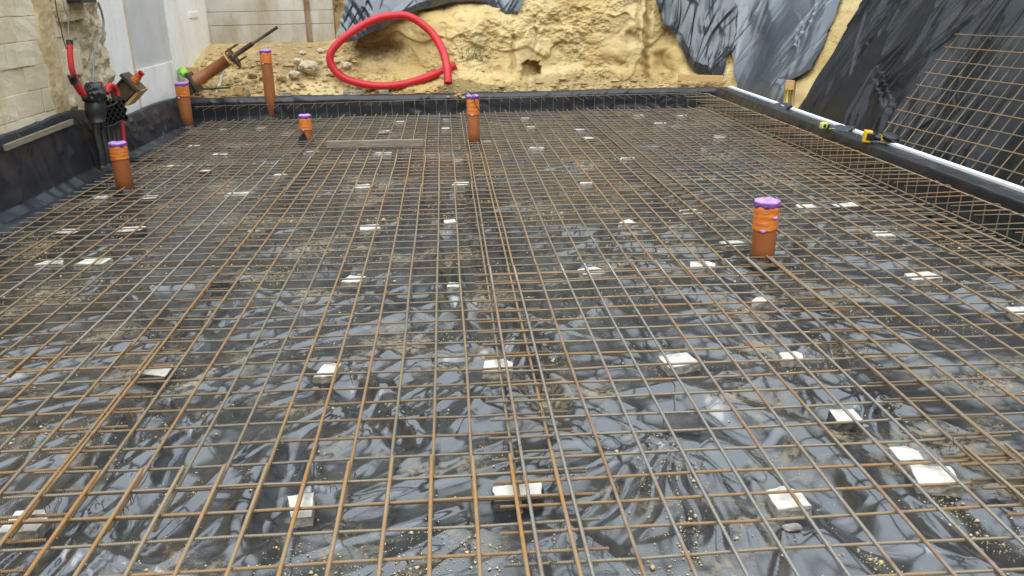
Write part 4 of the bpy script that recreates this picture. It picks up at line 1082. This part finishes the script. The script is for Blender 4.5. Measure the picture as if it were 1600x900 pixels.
# ================================================================== SHEETS ON THE BANK
def sheet(name, label, left, right, bottom, mat, seed, nu=260, nv=240, off=.06, amp=.06, aniso=(.35, .5), f0=1.6):
    """left/right: edge pixels from the bottom to the top; bottom: heights from left to right"""
    L_ = sorted([bank_hit(*p, off)[:2] for p in left], key=lambda q: q[1]); R_ = sorted([bank_hit(*p, off)[:2] for p in right], key=lambda q: q[1])
    def edge(E, z, ds):
        zz = np.array([e[1] for e in E]); uu = np.array([e[0] for e in E])
        u = np.interp(z, zz, uu); k = (uu[-1]-uu[-2])/max(zz[-1]-zz[-2], .05)
        return u+np.where(z > zz[-1], (z-zz[-1])*np.clip(k, -.4, .4), 0)+.035*noise(z*4, z*0+seed, seed)
    S, T = np.meshgrid(np.linspace(0, 1, nu), np.linspace(0, 1, nv))
    bs = np.interp(S, [b_[0] for b_ in bottom], [b_[1] for b_ in bottom])+.02*noise(S*9, S*0, seed+2)
    Z = bs+(2.70-bs)*T**1.15
    U = edge(L_, Z, 0)+(edge(R_, Z, 1)-edge(L_, Z, 0))*S
    e = np.minimum(np.minimum(S, 1-S)*8, T*8); e = np.clip(e, 0, 1)
    q = U+aniso[0]*.9*(Z-.8)+.12*noise(U*1.1, Z*1.1, seed+40)
    m1 = smooth(-.1, .5, noise(U*1.2, Z*.8, seed+41)); m2 = smooth(.0, .5, noise(U*1.5, Z*1.1, seed+42))
    rid = lambda f, g, k: 1-2*np.sqrt(noise(q*f, Z*g, seed+k)**2+.004)
    h = amp*(.60*noise(q*f0*1.5, Z*.45, seed+43) + .30*m1*rid(f0*2.6, .40, 44) + .20*m2*rid(f0*6, .8, 45) + .22*crumple(U, Z*.5, seed, f0, 6, aniso))
    r_ = random.Random(seed); S_ = []; u0, u1 = U.min(), U.max()
    for i in range(int(9*(u1-u0))+8):
        x = r_.uniform(u0, u1); z = r_.uniform(.1, 2.3); n_ = r_.randint(1, 4); a = math.pi/2+aniso[0]*-1*r_.uniform(.2, 1.2)+r_.uniform(-.2, .2)
        if r_.random() < .2: a += r_.uniform(.5, 1.2)
        for k in range(n_):
            S_.append((x+k*r_.uniform(.03, .08), z+r_.uniform(-.1, .1), a+r_.uniform(-.15, .15), r_.uniform(.4, 1.6), r_.uniform(.06, .22)*amp, r_.uniform(.010, .03), r_.uniform(.05, .18)))
    h = h + add_creases(0*U, U, Z, S_)
    P = bank_base(U, Z, off*(.6+.4*e)+np.clip(h, -.6*off, .085)*(.35+.65*e)+.015)
    P[..., 1] += 0
    o = link(name, grid_mesh(name, P, mat)); tag(o, label, 'plastic sheet', 'plastic sheets hung over the excavation banks'); return o
sheet('bank_sheet', 'pale grey plastic sheet draped over the corner of the sand bank beside the bare strip', [(1150, 150), (1145, 110), (1141, 70), (1135, 30), (1128, 0), (1120, -30)],
      [(1225, 172), (1233, 125), (1262, 108), (1280, 75), (1300, 30), (1312, 0), (1325, -35)], [(0, .18), (1, .22)], M['sheet_grey'], 511, off=.09, amp=.16, aniso=(.45, .35), f0=1.1)
sheet('bank_sheet', 'dark slate plastic sheet with deep folds hanging above the pale timber board', [(1105, 122), (1085, 110), (1068, 80), (1058, 55), (1040, 40), (1026, 5), (1022, -30)],
      [(1128, 120), (1136, 90), (1146, 72), (1150, 30), (1152, 0), (1155, -30)], [(0, .46), (.3, .40), (.6, .36), (1, .42)], M['sheet_slate'], 517, 200, off=.16, amp=.26, aniso=(.25, .4), f0=1.2)
sheet('bank_sheet', 'shiny blue grey plastic sheet hanging behind the red hose', [(524, 75), (530, 40), (540, 0), (545, -40)], [(808, 24), (815, 5), (822, -40)],
      [(0, .98), (.10, 1.05), (.25, 1.22), (.42, 1.46), (.62, 1.58), (.80, 1.56), (.92, 1.36), (1, 1.42)], M['sheet_blue'], 523, off=.15, amp=.22, aniso=(.7, .6), f0=1.3)
sheet('bank_sheet', 'long black plastic sheet covering the right bank beside the bare sand strip', [(1240, 180), (1262, 140), (1300, 80), (1347, 0), (1366, -40)],
      [(1470, 250), (1500, 150), (1555, 0), (1570, -40)], [(0, .12), (1, .12)], M['sheet_dark'], 537, 420, 300, off=.07, amp=.19, aniso=(.45, .25), f0=1.1)
sheet('bank_sheet', 'dark plastic sheet on the right bank behind the leaning rebar mat', [(1430, 235), (1480, 130), (1530, 25), (1545, -20)],
      [(1900, 500), (2000, 300), (2150, 0), (2200, -80)], [(0, .12), (1, .12)], M['sheet_dark'], 549, 420, 300, off=.085, amp=.17, aniso=(.25, .2), f0=1.1)

# rebar mat leaning on the right bank
lm = thing('rebar_mat', 'light rusty rebar mat leaning on the black sheeted right bank', 'rebar mat', (0, 0, 0))
pA = np.array([4.30, 8.02, .28]); up_ = np.array([5.00-4.32, .06, 1.27-.29]); up_ /= np.linalg.norm(up_)
al = np.array([0, -1.0, 0.0]); nn = np.cross(al, up_)
lm.matrix_world = Matrix(((up_[0], al[0], nn[0], pA[0]), (up_[1], al[1], nn[1], pA[1]), (up_[2], al[2], nn[2], pA[2]), (0, 0, 0, 1)))
for i in range(34):
    o = link('bar', bar_mesh(1.26, .0048, i % 4, M['bar_dark' if i % 3 else 'bar']), lm); o.location = (random.uniform(-.008, .008)-.05, .03+i*.15, 0); o.rotation_euler = (0, 0, random.uniform(-.003, .003))
for i in range(9):
    o = link('bar', bar_mesh(5.0, .0048, i % 4, M['bar_orange' if i % 2 else 'bar']), lm); o.location = (.02+i*.144, -.02, .010); o.rotation_euler = (0, 0, math.pi/2)

# ================================================================== RED HOSE on the sand
def lean_pt(px, py, y0=12.85, k=.62, z0=.32):
    y = y0
    for _ in range(8):
        p = aty(px, py, y); y = y0+k*max(0, p[2]-z0)
    return aty(px, py, y)
hp = [(1200, 520), (1195, 430), (1172, 330), (1115, 225), (1030, 145), (945, 100), (855, 97), (760, 115), (660, 162), (565, 225), (495, 290), (462, 355), (482, 425), (545, 485), (645, 520), (775, 538), (900, 530), (1020, 500), (1125, 462), (1250, 408)]
def sand_hit(px, py):
    d = ray(px, py); T = np.arange(12.0, 15.2, .01)/d[1]; P = CAM+d[None]*T[:, None]
    U = np.interp(P[:, 0], PATH[:9, 0], PU[:9]); Zc = np.clip(P[:, 2], .1, 2.5)
    ys_ = bank_base(U, Zc, sand_off(U, Zc))[:, 1]
    i = np.argmax(P[:, 1] > ys_); return P[i] if (P[:, 1] > ys_).any() else P[-1]
H3 = []
_hy = np.array([sand_hit(400+a/4, b_/4)[1] for a, b_ in hp])-.075
_hk = np.array([min(_hy[max(0, i-1):i+2]) for i in range(len(hp))])
_hk[:3] -= np.array([.16, .15, .10])
_hk = np.array([np.mean(_hk[max(0, i-1):i+2]) for i in range(len(hp))])
for k, (a, b_) in enumerate(hp): H3.append(aty(400+a/4, b_/4, min(_hk[k], _hy[k], 13.0)))
o = corrugated('red_hose', H3, .058, M['red'], None, .020, .035, 20)
tag(o, 'thick red corrugated hose lying in a big loop on the sand heap', 'hose')

# ================================================================== LOOSE STONES, PLANT, TIMBER on the bank foot
for k, (px, py, wpx, lb) in enumerate((
    (483, 104, 26, 'largest pale rubble stone on the sand left of the red hose'), (460, 116, 16, 'flat pale rubble stone in front of the largest one'),
    (466, 96, 14, 'grey rubble stone behind the largest one, on its left'), (542, 103, 16, 'grey brown rubble stone inside the left bend of the red hose'),
    (502, 80, 11, 'small square rubble stone at the foot of the plank wall, right one of two'), (474, 83, 10, 'small grey rubble stone at the foot of the plank wall, left one of two'),
    (511, 103, 10, 'small dark rubble stone touching the red hose on the left'), (395, 118, 14, 'sandy clod right of the tallest pipe foot, nearest the plank wall'), (440, 122, 14, 'sandy clod behind the tallest pipe'))):
    p = lean_pt(px, py, 12.72, .95, .36); s = wpx*13/F_PX/2*1.12
    bm = bmesh.new(); bmesh.ops.create_icosphere(bm, subdivisions=3, radius=1)
    for v in bm.verts:
        q = 1+.30*float(noise(v.co.x*1.3+k*4, v.co.y*1.3+v.co.z, 12))+.18*float(noise(v.co.x*3+k, v.co.z*3+v.co.y*2, 13)); v.co = Vector((v.co.x*s, v.co.y*s*.8, v.co.z*s*.62))*q
    o = from_bm('stone', bm, M['clod' if 'clod' in lb else 'rubble']); o.location = (p[0], p[1]-.02, p[2]); tag(o, lb, 'stone', 'rubble stones on the loose sand')
# dry grey green plant
def plant():
    p = lean_pt(738, 105, 12.9, .35); vs = []; fs = []; rr = random.Random(5)
    tuf = thing('weed', 'dry grey green weed growing on the sand right of the red hose', 'plant', tuple(p))
    sv = []
    for i in range(46):
        a = rr.uniform(0, 6.28); L_ = rr.uniform(.12, .46); tilt = rr.uniform(.05, .55)
        tip = Vector((math.cos(a)*math.sin(tilt)*L_*1.1+.06*L_, math.sin(a)*math.sin(tilt)*L_*.5-.05, math.cos(tilt)*L_))
        st = Vector((rr.uniform(-.16, .20), rr.uniform(-.08, 0), rr.uniform(-.04, .03)))
        sv.append((st, st+tip))
        for k in range(9):
            q = st+tip*rr.uniform(.15, 1); d = Vector((rr.uniform(-1, 1), rr.uniform(-1, .6), rr.uniform(-.2, 1))).normalized()*rr.uniform(.018, .04)
            s = d.cross(Vector((rr.uniform(-1, 1), rr.uniform(-1, 1), rr.uniform(-1, 1)))).normalized()*rr.uniform(.003, .006); b0 = len(vs)
            vs += [q, q+d*.5+s, q+d, q+d*.5-s]; fs.append((b0, b0+1, b0+2, b0+3))
    o = link('leaves', mesh_of('leaves', vs, fs, M['leaf'], False), tuf); o['kind'] = 'stuff'
    vs = []; fs = []
    for a, b_ in sv:
        i0 = len(vs); w_ = Vector((.003, 0, 0)); d_ = Vector((0, .003, 0))
        vs += [a-w_, a+w_, a+d_, b_-w_*.4, b_+w_*.4, b_+d_*.4]; fs += [(i0, i0+1, i0+4, i0+3), (i0+1, i0+2, i0+5, i0+4), (i0+2, i0, i0+3, i0+5)]
    o = link('stems', mesh_of('stems', vs, fs, M['leaf'], False), tuf); o['kind'] = 'stuff'
plant()
# loose clods scattered over the foot of the bank
def clods():
    vs = []; fs = []; rr = random.Random(3)
    for i in range(1050):
        u = rr.uniform(.9, 8.6) if i < 750 else rr.uniform(.9, 3.5); z = rr.uniform(.26, .95) if u < 3.2 else (.27+abs(rr.gauss(0, .10)))
        P = bank_base(np.array([u]), np.array([z]), sand_off(np.array([u]), np.array([z])))[0]; s = rr.lognormvariate(math.log(.014 if i < 750 else .021), .6); i0 = len(vs)
        if s > .06: s = .06
        for (a, b_, c) in ((1, 0, 0), (-1, 0, 0), (0, 1, 0), (0, -1, 0), (0, 0, 1), (0, 0, -1), ):
            q = s*rr.uniform(.7, 1.3); vs.append((P[0]+a*q*1.3, P[1]+b_*q-.3*s, P[2]+c*q*.8))
        for f in ((0, 2, 4), (2, 1, 4), (1, 3, 4), (3, 0, 4), (2, 0, 5), (1, 2, 5), (3, 1, 5), (0, 3, 5)): fs.append(tuple(i0+k for k in f))
    tag(link('sand_clods', mesh_of('sand_clods', vs, fs, M['clod'], False)), 'small loose sand clods fallen along the foot of the bank', 'sand', None, 'stuff')
clods()
# small concrete clips on the far kerb
for k, (px, w_, lb) in enumerate(((446, 16, 'grey concrete piece on the far kerb, leftmost of four, right of the tallest pipe'), (542, 11, 'grey concrete piece on the far kerb, second from the left'), (559, 14, 'grey concrete piece on the far kerb, third from the left'), (600, 14, 'grey concrete piece on the far kerb, rightmost of four, under the red hose'))):
    p = aty(px, 143, 12.40); s = w_*12.6/F_PX
    o = box('concrete_piece', (0, 0, 0), (s, .06, .05), M['block_side'], None, Matrix.Rotation(random.uniform(-.1, .1), 3, 'Z'), .008); o.location = (p[0], 12.40, .376 if px < 500 else .372); tag(o, lb, 'concrete piece', 'concrete pieces lying on the far kerb')
# timber
def plank_between(name, a, b_, w_, t_, mat, label, cat='timber'):
    a, b_ = Vector(a), Vector(b_); d = b_-a; L_ = d.length; x = d.normalized(); y = Vector((0, 0, 1)).cross(x).normalized(); z = x.cross(y)
    bm = bmesh.new(); bm_box(bm, (0, 0, 0), (L_, t_, w_), None, .004)
    o = from_bm(name, bm, mat); o.matrix_world = Matrix(((x.x, y.x, z.x, (a.x+b_.x)/2), (x.y, y.y, z.y, (a.y+b_.y)/2), (x.z, y.z, z.z, (a.z+b_.z)/2), (0, 0, 0, 1)))
    tag(o, label, cat); return o
ta = atz(511, 227, .135); tb = atz(662, 224, .135)
plank_between('timber_board', (ta[0], ta[1], .145), (tb[0], tb[1], .145), .075, .06, M['timber_grey'], 'weathered timber board lying on the mats between the short and central pipes')
ta = atx(8, 231, -3.655); tb = atx(113, 190, -3.655)
plank_between('timber_batten', ta, tb, .05, .03, M['timber_grey'], 'long grey timber batten pressing the film to the left block wall')
ta = aty(1060, 121, 12.75); tb = aty(1129, 123, 12.75)
plank_between('timber_board', ta, tb, .095, .03, M['timber_pale'], 'pale new timber board behind the far right kerb corner')
st = thing('timber_stake', 'timber stakes with a nailed batten and yellow strip in the bare sand strip', 'stake', tuple(bank_hit(1232, 165, .05)[2]))
sp_ = bank_hit(1232, 165, .05)[2]; yS = sp_[1]
for (x0, y0_, x1, y1_, w_, nm, mt_) in ((1226, 176, 1231, 130, .075, 'stake', 'timber_stake'), (1236, 174, 1241, 128, .06, 'stake', 'timber_stake')):
    a = Vector(aty(x0, y0_, yS))-Vector(sp_); b_ = Vector(aty(x1, y1_, yS))-Vector(sp_)
    tube(nm, [a, a.lerp(b_, .5), b_], w_/2, M[mt_], st, 4)
a = Vector(aty(1234, 133, yS-.05))-Vector(sp_); box('batten', tuple(a), (.11, .03, .12), M['timber_pale'], st, None, .004)
a = Vector(aty(1229, 170, yS-.06))-Vector(sp_); b_ = Vector(aty(1231, 138, yS-.06))-Vector(sp_); tube('yellow_strip', [a, b_], .012, M['lime'], st, 6)
# white rod, steel bar and timber off-cuts behind the far left kerb
a = aty(338, 146, 12.85); b_ = aty(351, 109, 13.0); o = tube('white_rod', [tuple(a-a), tuple(b_-a)], .018, M['white_paint'], None, 8); o.location = tuple(a); tag(o, 'white plastic rod leaning below the slanted brown sleeve', 'rod')
a = aty(318, 139, 12.62); b_ = aty(360, 137, 12.62); o = tube('steel_bar', [(0, 0, 0), tuple(b_-a)], .012, M['steel_dark'], None, 8); o.location = tuple(a); tag(o, 'short dark steel bar lying behind the far left kerb', 'steel bar')
for k, (px, lb) in enumerate(((374, 'small timber off-cut behind the far left kerb, left one of two'), (387, 'small timber off-cut behind the far left kerb, right one of two'))):
    p = aty(px, 141, 12.68); o = box('timber_offcut', (0, 0, 0), (.10 if k == 0 else .06, .05, .12), M['timber_pale' if k == 0 else 'rubble'], None, Matrix.Rotation(.15*(1-2*k), 3, 'Y'), .006); o.location = tuple(p); tag(o, lb, 'timber')

# ================================================================== TOOLS on the right kerb
pk = atz(1287, 201, .325)
tm = thing('tape_measure', 'lime yellow and black tape measure on the right kerb', 'tape measure', (pk[0], pk[1], .322)); tm.rotation_euler = (0, 0, R(12))
bm = bmesh.new(); bm_box(bm, (0, 0, .036), (.085, .048, .066), None, .018); from_bm('case', bm, M['lime'], tm, True)
bm = bmesh.new(); bm_box(bm, (.036, 0, .024), (.034, .051, .046), None, .012); from_bm('bumper', bm, M['black'], tm, True)
o = lathe('dial', [(.017, -.002), (.017, .003), (.012, .006)], M['black'], tm, 20); o.location = (-.008, -.0245, .036); o.rotation_euler = (R(90), 0, 0)
box('tape_tongue', (.075, -.03, .002), (.07, .02, .002), M['lime'], tm, None, 0)
pk = atz(1362, 222, .325)
gr = thing('angle_grinder', 'yellow and black cordless angle grinder lying on the right kerb', 'power tool', (pk[0], pk[1], .318)); gr.rotation_euler = (0, 0, R(-18))
bm = bmesh.new(); bm_box(bm, (-.045, 0, .060), (.075, .085, .115), R and Matrix.Rotation(.12, 3, 'Y'), .014); from_bm('battery_housing', bm, M['yellow'], gr, True)
bm = bmesh.new(); bm_box(bm, (-.022, -.005, .062), (.070, .092, .066), Matrix.Rotation(.12, 3, 'Y'), .010); from_bm('battery_pack', bm, M['black'], gr, True)
tube('grip', [(.0, 0, .052), (.04, 0, .048), (.085, -.005, .044), (.10, -.006, .042)], [.030, .026, .028, .030], M['black'], gr, 16)
bm = bmesh.new(); bm_box(bm, (.105, -.008, .046), (.065, .060, .058), Matrix.Rotation(.25, 3, 'Y'), .014); from_bm('gear_head', bm, M['yellow'], gr, True)
o = lathe('guard', [(.075, -.004), (.080, 0), (.080, .030), (.074, .034), (.03, .036)], M['black'], gr, 28); o.location = (.155, -.01, .045); o.rotation_euler = (R(12), R(10), 0)
o = lathe('disc', [(.062, 0), (.063, .002), (.02, .003)], M['steel_dark'], gr, 28); o.location = (.156, -.012, .030); o.rotation_euler = (R(12), R(10), 0)
